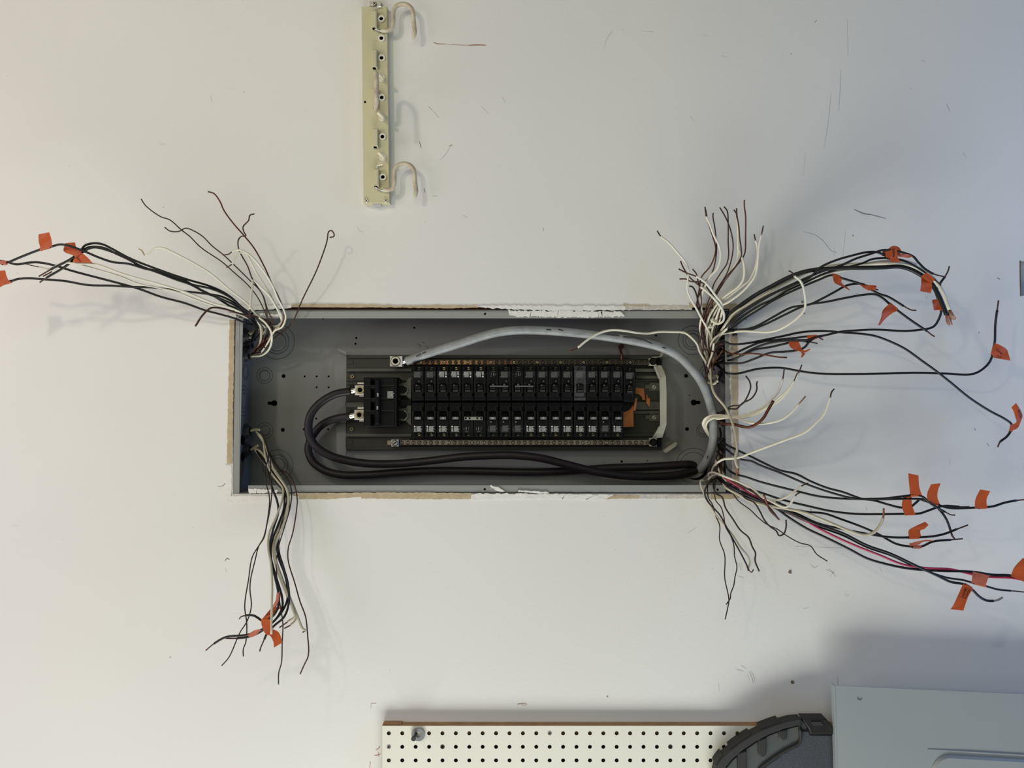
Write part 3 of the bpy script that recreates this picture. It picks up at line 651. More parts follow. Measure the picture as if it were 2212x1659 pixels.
# ------------------------------------------------------------------ main breaker
def build_main():
    yf, yb = 0.020, 0.066; k = M['bkr']
    e = empty('main_breaker', P(821, 868, yb), 'large black double main breaker with one wide upright handle bar', 'breaker')
    g = G(); g.pbox(785.5, 857, 815.5, 921.5, yf + 0.006, yb, 0.001)
    cells = [(816.5, 832.5), (838.5, 860.5), (867, 887), (893.5, 920.5)]
    for a, b in cells:
        g.pbox(787, 801, a, b, yf, yf + 0.007, 0.0008); g.pbox(821, 852, a, b, yf, yf + 0.007, 0.0008)
    for a, b in [(832.5, 838.5), (860.5, 867), (887, 893.5)]: g.pbox(786.5, 855, a, b, yf + 0.002, yf + 0.007, 0.0008)
    g.pbox(852, 857, 818, 919, yf + 0.001, yf + 0.008, 0.0006)
    g.build('body', k, e)
    for a, b in cells:
        g = G(); g.pbox(801, 809, a + 3, b - 2, yf + 0.0052, yf + 0.0062); g.build('handle_slot', M['hole'], e)
    g = G(); g.pbox(809.5, 819.5, 819, 917, yf - 0.012, yf + 0.006, 0.0025); h = g.build('handle_bar', M['handle'], e)
    text('200', 816, 853, 3.6, 90, yf - 0.0122, M['print'], h, bold=0.01); text('200', 815.3, 881, 3.6, 90, yf - 0.0122, M['print'], h, bold=0.01)
    g = G()
    for i in range(9):
        x = 837
        while x < 849:
            w = random.uniform(0.8, 3)
            a = P(x, 846.5 + i * 1.7, yf - 0.0002); s = S(yf); g.add([(a.x, a.y, a.z), (a.x + w * s, a.y, a.z), (a.x + w * s, a.y, a.z + 0.9 * s), (a.x, a.y, a.z + 0.9 * s)], [(0, 1, 2, 3)]); x += w + 0.7
    g.build('label_print', M['print'], e)
    g = G()                                                 # moulding lines
    for a in (833, 838, 861, 866.5, 887.5, 893): g.pbox(787, 852, a - 0.3, a + 0.3, yf + 0.0015, yf + 0.004)
    g.build('moulding_line', M['case_rim'], e)
    for y0, x0 in ((832, 766.5), (885.5, 765)):
        g = G(); g.pbox(x0, 786, y0, y0 + 21.5, 0.034, 0.056, 0.0008); l = g.build('lug', M['alum'], e)
        cx, cy = x0 + 11.5, y0 + 10.3; c = P(cx, cy, 0.034); s = S(0.034)
        g = G(); g.annulus((c.x, c.z), 5.2 * s, 8.4 * s, 0.0315, 0.0345, 22); g.build('set_screw', M['brass'], l, True)
        g = G(); g.cyl((c.x, c.z), 5.4 * s, 0.0328, 0.0338, 6); g.build('socket', M['hole'], l)
        g = G(); g.pbox(772, 786, y0 - 6, y0 - 2, 0.044, 0.056, 0.0005); g.build('lug_flange', M['alum'], l); g = G(); g.pbox(776, 786, y0 + 22, y0 + 25, 0.044, 0.056, 0.0005); g.build('lug_flange', M['alum'], l)
        g = G(); c = P(760, y0 + 3, 0.05); g.annulus((c.x, c.z), 2.2 * s, 4 * s, 0.049, 0.053, 16); g.build('lug_ring', M['bkr'], l)
        g = G(); 
        for q in range(7):
            a = 2 * math.pi * q / 7; p0 = P(755, y0 + 14, 0.045); off = Vector((0, 0.0035 * math.cos(a), 0.0035 * math.sin(a)))
            g.tube([p0 + off, P(768, y0 + 11, 0.045) + off], 0.0016, 6)
        g.build('bared_strands', M['steel'], l, True)
build_main()

# ------------------------------------------------------------------ branch breakers
YF = 0.030
def print_block(seed, px0, py0, w, h, dim, flip, kind):
    r = random.Random(seed); g = G(); s = S(YF); y = YF - 0.0003
    def q(x, yy, ww, hh):
        if flip: x, yy = 2 * (px0 + w / 2) - x - ww, 2 * (py0 + h / 2) - yy - hh
        a = P(x, yy + hh, y); g.add([(a.x, y, a.z), (a.x + ww * s, y, a.z), (a.x + ww * s, y, a.z + hh * s), (a.x, y, a.z + hh * s)], [(0, 1, 2, 3)])
    if kind == 'logo':                                      # round mark, block of fine print, torn lower edge
        c = P(*( (px0 + w - 2, py0 + h - 2, y) if flip else (px0 + 2, py0 + 2, y))); g.cyl((c.x, c.z), 1.9 * s, y, y + 0.0003, 12)
        for i in range(8):
            x = px0 + 6
            end = px0 + w - r.choice([0, 0, 1, 3])
            while x < end: ww = r.uniform(0.8, 2.6); q(x, py0 + 1 + i * 1.55, min(ww, end - x + .3), 0.9); x += ww + 0.5
        for i in range(5):
            x = px0 + r.uniform(0, .6)
            while x < px0 + 4: ww = r.uniform(0.6, 1.4); q(x, py0 + 5.5 + i * 1.6, ww, 1.0); x += ww + 0.4
    elif kind == 'lines':                                   # dense fine print, small column beside it
        for i in range(9):
            x = px0 + 3 - (i % 3) * .4
            end = px0 + w - r.choice([0, .5, 1, 2.5])
            while x < end: ww = r.uniform(0.5, 2.2); q(x, py0 + i * 1.45, ww, 0.75); x += ww + 0.45
        for i in range(7): q(px0 - 1 + r.uniform(0, .5), py0 + 3 + i * 1.5, r.uniform(.6, 1.3), 0.7)
    elif kind == 'sparse':
        q(px0 + 5, py0 + 3, 1.6, 7); q(px0 + 11, py0 + 2, 1.2, 1.4); q(px0 + 10, py0 + 6, 2.4, .8); q(px0 + 1, py0 + 4, .6, 6)
        for i in range(3): q(px0 + 3 + i * 2.6, py0 + 12.2, 1.6, 1.0)
        q(px0 + 10, py0 + 9, 1.8, 1)
    return g
def make_breaker(row, poles, px, style, amp, dusty=False):
    """row: 0 upper (turned half round), 1 lower"""
    PW = 26.9; top, bot = (790.5, 866.5) if row == 0 else (869.5, 944.5)
    wpx = PW * poles - 0.8; yb = 0.072; e = empty('circuit_breaker', P(px + wpx / 2, (top + bot) / 2, yb), None, 'breaker')
    m = M['bkr']; g = G()
    # Y(t): t pixels in from the outer (terminal) end of the breaker
    Y = (lambda t: top + t) if row == 0 else (lambda t: bot - t)
    def bx(x0, x1, t0, t1, yf, yk, b=0.0006): a, c = sorted((Y(t0), Y(t1))); g.pbox(px + x0, px + x1, a, c, yf, yk, b)
    bx(0, wpx, 0, 75, YF + 0.0075, yb, 0.0008)
    for p in range(poles):
        o = p * PW; w = PW - 0.8
        bx(o + 0.6, o + w - 0.6, 9.5, 38.5, YF, YF + 0.008)                       # label face
        bx(o + 1.2, o + w - 3.5, 57.5, 66.5, YF + 0.0012, YF + 0.008)              # inner face
        bx(o + 0.6, o + w - 0.6, 68, 74.5, YF + 0.003, YF + 0.008)                 # inner step
        bx(o + 0.6, o + 5.2, 38.5, 57.5, YF + 0.0006, YF + 0.008); bx(o + w - 6, o + w - 0.6, 38.5, 57.5, YF + 0.0006, YF + 0.008)   # cheeks of the handle slot
        bx(o + 1, o + 7.5, 1.5, 9.5, YF + 0.003, YF + 0.008); bx(o + w - 7.5, o + w - 1, 1.5, 9.5, YF + 0.003, YF + 0.008)            # cheeks of the terminal
    body = g.build('body', M['bkr_dusty'] if dusty else m, e)
    for p in range(poles):
        o = px + p * PW; w = PW - 0.8
        # toggle
        ha, hb = (44.0, 51.5) if row == 1 else (43.5, 50.5)
        hh = G(); a, c = sorted((Y(ha - (6 if row == 1 else -2)), Y(hb)))
        V = []; 
        if row == 1:   # thrown outwards: the marked end face looks at the viewer
            z = [P(0, Y(t), YF).z for t in (37.8, 44.5, 56)]
            xa, xb = P(o + 5.8, 0, YF).x, P(o + w - 6.6, 0, YF).x
            V = [(xa, YF - .008, z[0]), (xb, YF - .008, z[0]), (xb, YF - .008, z[1]), (xa, YF - .008, z[1]), (xa + .0012, YF + .007, z[2]), (xb - .0012, YF + .007, z[2]), (xb, YF + .007, z[0]), (xa, YF + .007, z[0])]
        else:
            z = [P(0, Y(t), YF).z for t in (40.5, 47, 56)]
            xa, xb = P(o + 7.2, 0, YF).x, P(o + w - 7.2, 0, YF).x
            V = [(xb, YF - .006, z[1]), (xa, YF - .006, z[1]), (xa, YF - .006, z[0]), (xb, YF - .006, z[0]), (xb, YF + .007, z[2]), (xa, YF + .007, z[2]), (xa, YF + .007, z[0]), (xb, YF + .007, z[0])]
            V = [(xa, YF - .006, z[1]), (xb, YF - .006, z[1]), (xb, YF - .006, z[0]), (xa, YF - .006, z[0]), (xa, YF + .007, z[2]), (xb, YF + .007, z[2]), (xb, YF + .007, z[0]), (xa, YF + .007, z[0])]
        hh.add(V, [(0, 1, 2, 3), (3, 2, 5, 4), (0, 7, 6, 1), (1, 6, 5, 2), (0, 3, 4, 7)] if row == 1 else [(0, 1, 2, 3), (1, 0, 4, 5), (3, 2, 6, 7), (2, 1, 5, 6), (0, 3, 7, 4)])
        h = hh.build('handle', M['handle'], e)
        if row == 1:
            if poles == 1:
                g = G(); g.pbox(o + 6, o + w - 6.8, Y(44), Y(38.4), YF - .0084, YF - .0076, .0003); f = g.build('handle_face', M['hface'], h)
                text(amp, o + w / 2 - 0.8, Y(41.2), 3.6, 0, YF - .0086, M['print'], h, bold=0.02)
        else:
            g = G(); g.pbox(o + 7.4, o + w - 7.4, Y(54) - 0.9, Y(54) + 0.9, YF - .001, YF + .003, .0003); g.build('handle_ledge', M['hface'], h)
            if poles == 1: text(amp, o + w / 2 - 3, Y(41.5), 2.6, 180, YF - .0063, M['printdim'], h, bold=0.02)
        # fine print, test dot, moulding lines, terminal screw
        sty = style[p]
        kind, dim = {'l': ('lines', True), 'g': ('logo', False), 's': ('sparse', True)}[sty]
        a = Y(25) if row == 0 else Y(25)
        pb = print_block(hash((row, p)) % 97 + (ord(sty)), o + 4, min(Y(11), Y(25)), w - 9, 14, dim, row == 0, kind)
        pb.build('label_print', M['printdim'] if dim else M['print'], e)
        if sty == 'l':
            c = P(o + (15 if row == 0 else 9), Y(33), YF); g = G(); g.cyl((c.x, c.z), 1.5 * S(YF), YF - .0003, YF + .0003, 10); g.build('test_mark', M['printdim'], e)
        g = G(); l = YF - .00025
        g.pbox(o + w * .72, o + w * .72 + .45, min(Y(57), Y(67)), max(Y(57), Y(67)), l + .001, l + .0016); g.pbox(o + 1, o + w - 1, Y(67.2) - .25, Y(67.2) + .25, l + .001, l + .0016)
        g.pbox(o + 4.5, o + w - 4, Y(57.3) - .25, Y(57.3) + .25, l + .0006, l + .0012); g.pbox(o + .6, o + 1.0, min(Y(12), Y(56)), max(Y(12), Y(56)), l, l + .0008); g.pbox(o + w - 4.6, o + w - 4.2, min(Y(26), Y(56)), max(Y(26), Y(56)), l, l + .0008)
        g.build('moulding_line', M['case_rim'], e)
        cx, cy = o + w / 2 + 1.5, Y(5.2); c = P(cx, cy, YF); g = G(); g.cyl((c.x, c.z), 3.3 * S(YF), YF + .0066, YF + .0078, 12, .0004)
        ts = g.build('terminal_screw', M['dim' if sty != 'g' else 'brass'], e, True)
        g = G(); an = random.uniform(-.6, .6); r_ = 3.0 * S(YF); dx, dz = math.cos(an) * r_, math.sin(an) * r_
        g.add([(c.x - dx, YF + .0065, c.z - dz - .0009), (c.x + dx, YF + .0065, c.z + dz - .0009), (c.x + dx, YF + .0065, c.z + dz + .0009), (c.x - dx, YF + .0065, c.z - dz + .0009)], [(0, 1, 2, 3)]); g.build('screw_slot', M['hole'], ts)
    if poles == 2:
        if row == 1:
            g = G(); g.pbox(px + 6, px + 45.5, Y(44.3), Y(37.2), YF - .0086, YF - .0066, .0004); t = g.build('handle_tie', M['hface2'], e)
            for xx in (13, 38):
                g = G(); g.pbox(px + xx - 6.2, px + xx + 6.2, Y(43), Y(38.6), YF - .0090, YF - .0084, .0002); g.build('tie_window', M['bkr'], t)
                text(amp, px + xx, Y(40.8), 3.4, 0, YF - .0092, M['print'], t, bold=0.02)
        else:
            g = G(); g.pbox(px + 7, px + 47, Y(42.5), Y(45), YF - .0072, YF - .0055, .0003); t = g.build('handle_tie', M['hface'], e)
            for xx in (14, 38): text(amp, px + xx, Y(40.2), 3.2, 180, YF - .0064, M['printdim'], t, bold=0.02)
    return e
def copy_tree(o, dx, parent=None):
    c = o.copy(); COL.objects.link(c)
    if parent is None: c.location = o.location + Vector((dx, 0, 0)); WL[c.name] = c.location.copy()
    else: c.parent = parent
    for ch in list(o.children): copy_tree(ch, dx, c)
    return c
PROTO = {}
def place(row, poles, px, style, amp, idx, dusty=False, dyp=0.0):
    key = (row, poles, style, amp, dusty)
    if key not in PROTO: PROTO[key] = (make_breaker(row, poles, px, style, amp, dusty), px); e = PROTO[key][0]
    else: e = copy_tree(PROTO[key][0], (px - PROTO[key][1]) * S(YF))
    if dyp: e.location.z -= dyp * S(YF)
    n = 'double' if poles == 2 else 'single'; rw = 'upper' if row == 0 else 'lower'
    where = '%s from the left in the %s row' % (ORD[idx], rw)
    if dusty: lab = 'dust-speckled grey black single circuit breaker in the upper row'
    elif poles == 2: lab = 'black double circuit breaker with tied handle, %s' % where
    else: lab = 'black single circuit breaker, %s' % where
    setp(e, lab, 'breaker', 'circuit breakers in the %s row' % rw)
xs = [889.8, 917, 944, 970.7, 997.2, 1024]
for i, x in enumerate(xs): place(0, 1, x, 'l' if i < 2 else 'g', '15', i)
place(0, 2, 1051.2, 'sl', '30', 6); place(0, 2, 1105.2, 'sl', '30', 7)
for i, x in enumerate([1159, 1185.8, 1212.8, 1240, 1266.8, 1293.7, 1320.6, 1347.6]): place(0, 1, x, 'l', '15', 8 + i, i == 3, 2.0 if i == 7 else 0.0)
for i, x in enumerate(xs[:4]): place(1, 1, x, 'g', '15', i)
place(1, 2, 997.2, 'ss', '30', 4)
for i, x in enumerate([1051.4, 1078.6, 1105.4, 1132.8, 1159.6, 1186.3, 1213, 1240.2, 1267.4, 1294.4, 1321]): place(1, 1, x, 'l' if i in (0, 1, 2, 9) else 'g', '20' if i < 3 else '15', 5 + i)
# ------------------------------------------------------------------ hook rack at the top
def build_rack():
    k = M['rack']; yf, yb = -0.016, 0.0
    R = empty('hook_rack', P(812, 230, 0), 'narrow cream hook rack fixed upright on the wall above the box', 'hook rack')
    g = G(); g.pprism([(781, 13.5), (836, 13.5), (841.5, 439), (785, 439)], yf, yb, 0.0012); g.build('plate', k, R)
    g = G(); g.pbox(805, 823, 438.8, 443.5, yf + 0.002, yb - 0.002); g.build('bottom_notch', M['mark_faint'], R)
    for x, y in ((791.5, 434), (833.5, 433)):
        o, s = slotted('plate_screw', x, y, 4.4, yf - 0.0006, M['steel'], R, 45, True); s.build('screw_slot', M['hole'], o)
    c = P(788.6, 220.5, yf); g = G(); g.cyl((c.x, c.z), 2.4 * S(yf), yf - .0002, yf + .0004, 12); g.build('screw_hole', M['hole'], R)
    for x, y, cap in [(824, 41.5, 0), (824.2, 83.5, 0), (824.6, 126, 0), (824.9, 170, 1), (825, 211.5, 0), (825.5, 255, 1), (826.5, 296, 0), (827, 341, 1), (827.3, 383, 0)]:
        c = P(x, y, yf); s = S(yf); g = G(); g.annulus((c.x, c.z), 4.2 * s, 7.4 * s, yf - 0.003, yf + 0.001, 24); r = g.build('grommet', M['rackring'], R, True)
        g = G(); g.cyl((c.x, c.z), 4.4 * s, yf - .0006, yf + .0006, 18); g.build('grommet_hole', M['hole'], r)
        if cap:
            g = G(); g.tube(cat_rom([P(x, y, yf + .001), P(x + .5, y - 1, yf - .012), P(x - 2, y - 5, yf - .022), P(x - 9, y - 12, yf - .030)], 6), 0.0036, 10)
            g.build('peg', M['peg'], R, 'all')
    sl = [(802, 814, 22, 60), (802.5, 814.5, 106, 146), (803.5, 815.5, 190, 232), (804.3, 816.5, 277, 317), (805.5, 818, 364, 402)]
    for (a, b, c0, d) in sl:
        g = G(); g.pbox(a, b, c0, d, yf - 0.009, yf + 0.001, 0.002); s = g.build('sleeve', k, R)
        g = G(); x = P((a + b) / 2, 0, yf - .006).x; z = P(0, d, yf - .009).z
        g.box(x - .003, x + .003, yf - .008, yf - .0005, z - .0003, z + .001); g.build('sleeve_mouth', M['hole'], s)
    # hooks: shank out of the sleeve, then a vinyl covered crook
    U = [(17, -4.6), (30, -4), (38.7, .4), (41.6, 11.3), (41.6, 26), (43, 39), (50, 49), (63, 52.5), (75, 49), (83.5, 39), (85.7, 26), (87, 8.4), (89, -7.5), (85.7, -22)]
    def hook(px, py, swing):
        p0 = P(px, py, yf - .003)
        s = S(yf - .01)
        def W(u, v): return p0 + Vector((u * s * math.cos(swing), -u * s * math.sin(swing) - 0.001, (v - 4.5) * s))
        h = G(); h.tube(cat_rom([W(u, v) for u, v in U], 5), lambda t: 0.0042 if t < .975 else 0.0042 * (1 - (t - .975) * 18), 12)
        hk = h.build('hook', M['vinyl'], R, 'all')
        g = G(); g.tube(cat_rom([p0 + Vector((0, 0, .004)), p0 + Vector((0, -.001, -.001)), W(5, -2), W(12, -5), W(19, -4.6)], 4), 0.0021, 8); g.build('shank', M['wire'], hk, 'all')
    hook(808, 58, 0.03); hook(811, 402, 0.04); hook(811, 234, 1.36)
    for x, y in ((811, 21), (814, 363)):
        g = G(); g.tube([P(x, y, yf - .005), P(x + .5, y - 4, yf - .005), P(x + 2.5, y - 6, yf - .005), P(x + 12, y - 7.5, yf - .005)], .0011, 7); g.build('shank_end', M['wire'], R, True)
    g = G(); g.pprism([(798, 1.5), (820, 1.5), (823.5, 6), (823, 13.6), (798, 13.6)], -0.006, 0.0, 0.001); b = g.build('top_tab', M['steel'], R)
    o, s = slotted('tab_screw', 809, 7.5, 4.6, -0.008, M['steel'], R, 45, True); s.build('screw_slot', M['hole'], o)
build_rack()

# ------------------------------------------------------------------ pegboard at the bottom
def build_pegboard():
    yf = -0.0165; B = empty('pegboard', P(1500, 1700, 0), 'white pegboard with a grid of holes along the bottom edge', 'pegboard')
    s = S(yf); x0, z0 = P(840.0, 1584, yf).x, P(840.0, 1584, yf).z; px, pz = 28.95 * s, 29.3 * s
    L = P(825.5, 0, yf).x; T = P(0, 1568, yf).z; r = 4.4 * s; n = 10
    screws = {(0, 1), (4, 1), (12, 0), (21, 1), (27, 0)}; NC, NR = 52, 8
    V = []; F = []; bl = G()
    for i in range(NC):
        for j in range(NR):
            cx, cz = x0 + i * px, z0 - j * pz + 0.0
            a, b = (L if i == 0 else cx - px / 2), cx + px / 2; c, d = cz - pz / 2, (T if j == 0 else cz + pz / 2)
            if (i, j) in screws: bl.add([(a, yf, c), (b, yf, c), (b, yf, d), (a, yf, d)], [(0, 1, 2, 3)]); continue
            m = len(V); ang = [2 * math.pi * (k + .5) / n for k in range(n)]
            V += [(cx + r * math.cos(t), yf, cz + r * math.sin(t)) for t in ang]; V += [(cx + r * math.cos(t), yf + .006, cz + r * math.sin(t)) for t in ang]
            def edge(t):
                dx, dz = math.cos(t), math.sin(t); k = min(((b - cx) if dx > 0 else (cx - a)) / max(abs(dx), 1e-9), ((d - cz) if dz > 0 else (cz - c)) / max(abs(dz), 1e-9))
                return (cx + dx * k, yf, cz + dz * k)
            V += [edge(t) for t in ang]; V += [(b, yf, d), (a, yf, d), (a, yf, c), (b, yf, c)]
            for k in range(n):
                l = (k + 1) % n; F.append((m + k, m + l, m + n + l, m + n + k))
                e0, e1 = m + 2 * n + k, m + 2 * n + l; q = [m + k, e0]
                t0, t1 = ang[k], ang[l] + (2 * math.pi if l == 0 else 0)
                for ci, (qx, qz) in enumerate(((b, d), (a, d), (a, c), (b, c))):
                    t = math.atan2(qz - cz, qx - cx) % (2 * math.pi)
                    for tt in (t, t + 2 * math.pi):
                        if t0 < tt < t1: q.append(m + 3 * n + ci)
                q += [e1, m + l]; F.append(tuple(q))
    g = G(); g.add(V, F); nw = len(F); g.add(bl.v, bl.f); R = x0 + (NC - .5) * px; BT = z0 - (NR - .5) * pz
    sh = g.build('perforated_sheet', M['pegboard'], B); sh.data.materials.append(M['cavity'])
    for q in range(0, nw, 2): sh.data.polygons[q].material_index = 1      # raw brown hole walls, darkened to paint the shade inside
    hb = M['hardboard']
    g = G(); g.box(L, R, yf + .0004, yf + .006, T - .0004, T + .0003); g.box(L - .0003, L + .0004, yf + .0004, yf + .006, BT, T); g.build('raw_edge', hb, B)
    g = G(); g.box(L, R, yf + .0061, 0, T - .03, T + .0004); g.build('batten', hb, B)
    g = G(); g.box(L, L + .03, yf + .0061, 0, BT, T - .0305); g.build('batten', hb, B)
    g = G(); a = P(829, 1563, -.012); c = P(867, 1561, -.012); g.box(a.x, c.x, -.013, 0, T + .0006, T + .0026); g.build('batten', hb, B)
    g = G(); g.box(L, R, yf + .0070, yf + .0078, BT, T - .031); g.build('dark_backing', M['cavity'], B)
    for (i, j) in sorted(screws):
        c = (x0 + i * px, z0 - j * pz); dark = (i, j) in ((21, 1), (27, 0), (4, 1)); g = G(); g.cyl(c, 4.7 * s, yf - .0008, yf + .002, 14, .0004)
        o = g.build('screw', M['ground2'] if dark else M['steel'], B, True); g = G()
        for a in (.6, .6 + math.pi / 2):
            dx, dz = math.cos(a) * 3.4 * s, math.sin(a) * 3.4 * s; wx, wz = -math.sin(a) * .7 * s, math.cos(a) * .7 * s
            g.add([(c[0] - dx - wx, yf - .00095, c[1] - dz - wz), (c[0] + dx - wx, yf - .00095, c[1] + dz - wz), (c[0] + dx + wx, yf - .00095, c[1] + dz + wz), (c[0] - dx + wx, yf - .00095, c[1] - dz + wz)], [(0, 1, 2, 3)])
        g.build('screw_slot', M['hole'], o)
    # screw standing proud, with the washer hanging on it
    cx, cz = x0 + 2 * px + .0005, z0 - .0002; p = Vector((cx, yf, cz)); tip = P(893.5, 1595, yf - .034)
    sc = empty('long_screw', p, 'dark screw standing proud of the pegboard, carrying a washer', 'screw')
    g = G(); g.tube([p + Vector((0, .004, 0)), tip], .0024, 8); g.build('shaft', M['latch'], sc, True)
    g = G(); g.tube([tip + Vector((0, .001, 0)), tip + Vector((-.0003, -.0022, -.0003))], .0045, 12); g.build('head', M['latch'], sc, True)
    c = P(903.2, 1587, yf - .004); k = S(yf - .004); g = G(); g.annulus((c.x, c.z), 6.6 * k, 14.6 * k, -.0025, 0, 32); V = g.v
    for v in V: v.y += yf - .0016 - (v.z - c.z) * .06
    o = g.build('washer', M['zinc'], None, True); setp(o, 'large steel washer hanging on a screw at the pegboard left end', 'washer')
build_pegboard()

# ------------------------------------------------------------------ dark plastic case and the loose sheet metal cover
def build_case():
    yf, yb = -0.045, -0.019; C = empty('plastic_case', P(1740, 1700, yb), 'dark slate plastic carrying case with a rounded ribbed corner behind the grey cover', 'case')
    outer = [(1540, 1690), (1548, 1655), (1555, 1644), (1563, 1634), (1580, 1620), (1602, 1603), (1624, 1589), (1645, 1577.5), (1667, 1569), (1688, 1562), (1708, 1556), (1731, 1553.5)]
    sc = lambda pts, y: [(CX + (p[0] - CX), p[1]) for p in pts]
    g = G(); g.pprism(outer + [(1738, 1560), (1752, 1582), (1900, 1588), (1900, 1800), (1540, 1800)], yf + .012, yb, .002); g.build('shell', M['case'], C)
    inner = [(1560, 1800), (1560, 1690), (1569, 1656), (1582, 1640), (1604, 1621), (1632, 1602), (1662, 1586), (1694, 1574), (1728, 1566)]
    V = [P(x, y, yf) for x, y in outer]
    g = G(); ring = outer + [(1728, 1575.5), (1727, 1567)] + [(1694, 1575), (1662, 1587), (1632, 1603), (1604, 1622), (1582, 1641), (1569, 1657), (1560, 1690)]
    g.pprism(ring, yf, yf + .022, .0015); g.build('bumper_rim', M['case_rim'], C)
    for a, b in ((1, 3), (4, 6), (7, 9)):                   # raised steps along the outer rim
        p0, p1 = outer[a], outer[b]; g = G(); pts = [outer[i] for i in range(a, b + 1)]
        up = [(x - 2.5, y - 3) for x, y in pts]; g.pprism(pts + up[::-1], yf + .003, yf + .03, .001); g.build('rim_rib', M['case_rim'], C)
    g = G(); g.pprism([(1560, 1700), (1569, 1659), (1583, 1642), (1605, 1623), (1633, 1604), (1663, 1588), (1695, 1576), (1727, 1568), (1728, 1606), (1722, 1611), (1706, 1618), (1690, 1627), (1672, 1640), (1655, 1652), (1640, 1668), (1625, 1700)], yf + .008, yf + .03, .001)
    g.build('grip_panel', M['case_grey'], C)
    g = G(); g.tube(cat_rom([P(1628, 1700, yf + .007), P(1640, 1663, yf + .007), P(1655, 1649, yf + .007), P(1672, 1637, yf + .007), P(1690, 1625, yf + .007), P(1706, 1616, yf + .007), P(1725, 1606, yf + .007), P(1729, 1598, yf + .007), P(1728, 1572, yf + .007)], 4), .0034, 8)
    g.build('panel_bead', M['case_rim'], C, 'all')
    for (x, y0, y1) in ((1604, 1628, 1690), (1647.5, 1600, 1628), (1692.5, 1580, 1592)):
        g = G(); w = 8.5 if x > 1620 else 9.5; a = [(x - w, y0), (x + w, y0 - (6 if x < 1680 else 4)), (x + w, y1)] + [(x + w * math.cos(t), y1 + w * math.sin(t)) for t in (.5, 1.05, 1.57, 2.1, 2.6)] + [(x - w, y1)]
        g.pprism(a, yf + .001, yf + .012, .002); g.build('finger_rib', M['case_rim'], C)
    L = M['latch']; g = G(); g.pprism([(1734, 1553), (1785, 1553), (1801, 1573), (1801, 1586), (1752, 1586), (1748, 1575)], yf - .004, yf + .02, .0015); l = g.build('latch', L, C)
    g = G(); g.pprism([(1752, 1559), (1774, 1559), (1780, 1568), (1758, 1568)], yf - .0052, yf - .003, .0005); g.build('latch_window', M['case_rim'], l)
    g = G(); g.pprism([(1748, 1577), (1803, 1577), (1803, 1587), (1750, 1587)], yf - .003, yf + .02, .0012); g.build('latch_base', L, l)
    g = G(); g.pprism([(1729, 1580), (1746, 1580), (1750, 1588), (1900, 1590), (1900, 1800), (1640, 1800), (1640, 1668), (1656, 1654), (1673, 1642), (1691, 1629), (1707, 1620), (1724, 1612), (1730, 1606)], yf + .0095, yf + .03, .001)
    g.build('front_panel', M['case'], C)
build_case()
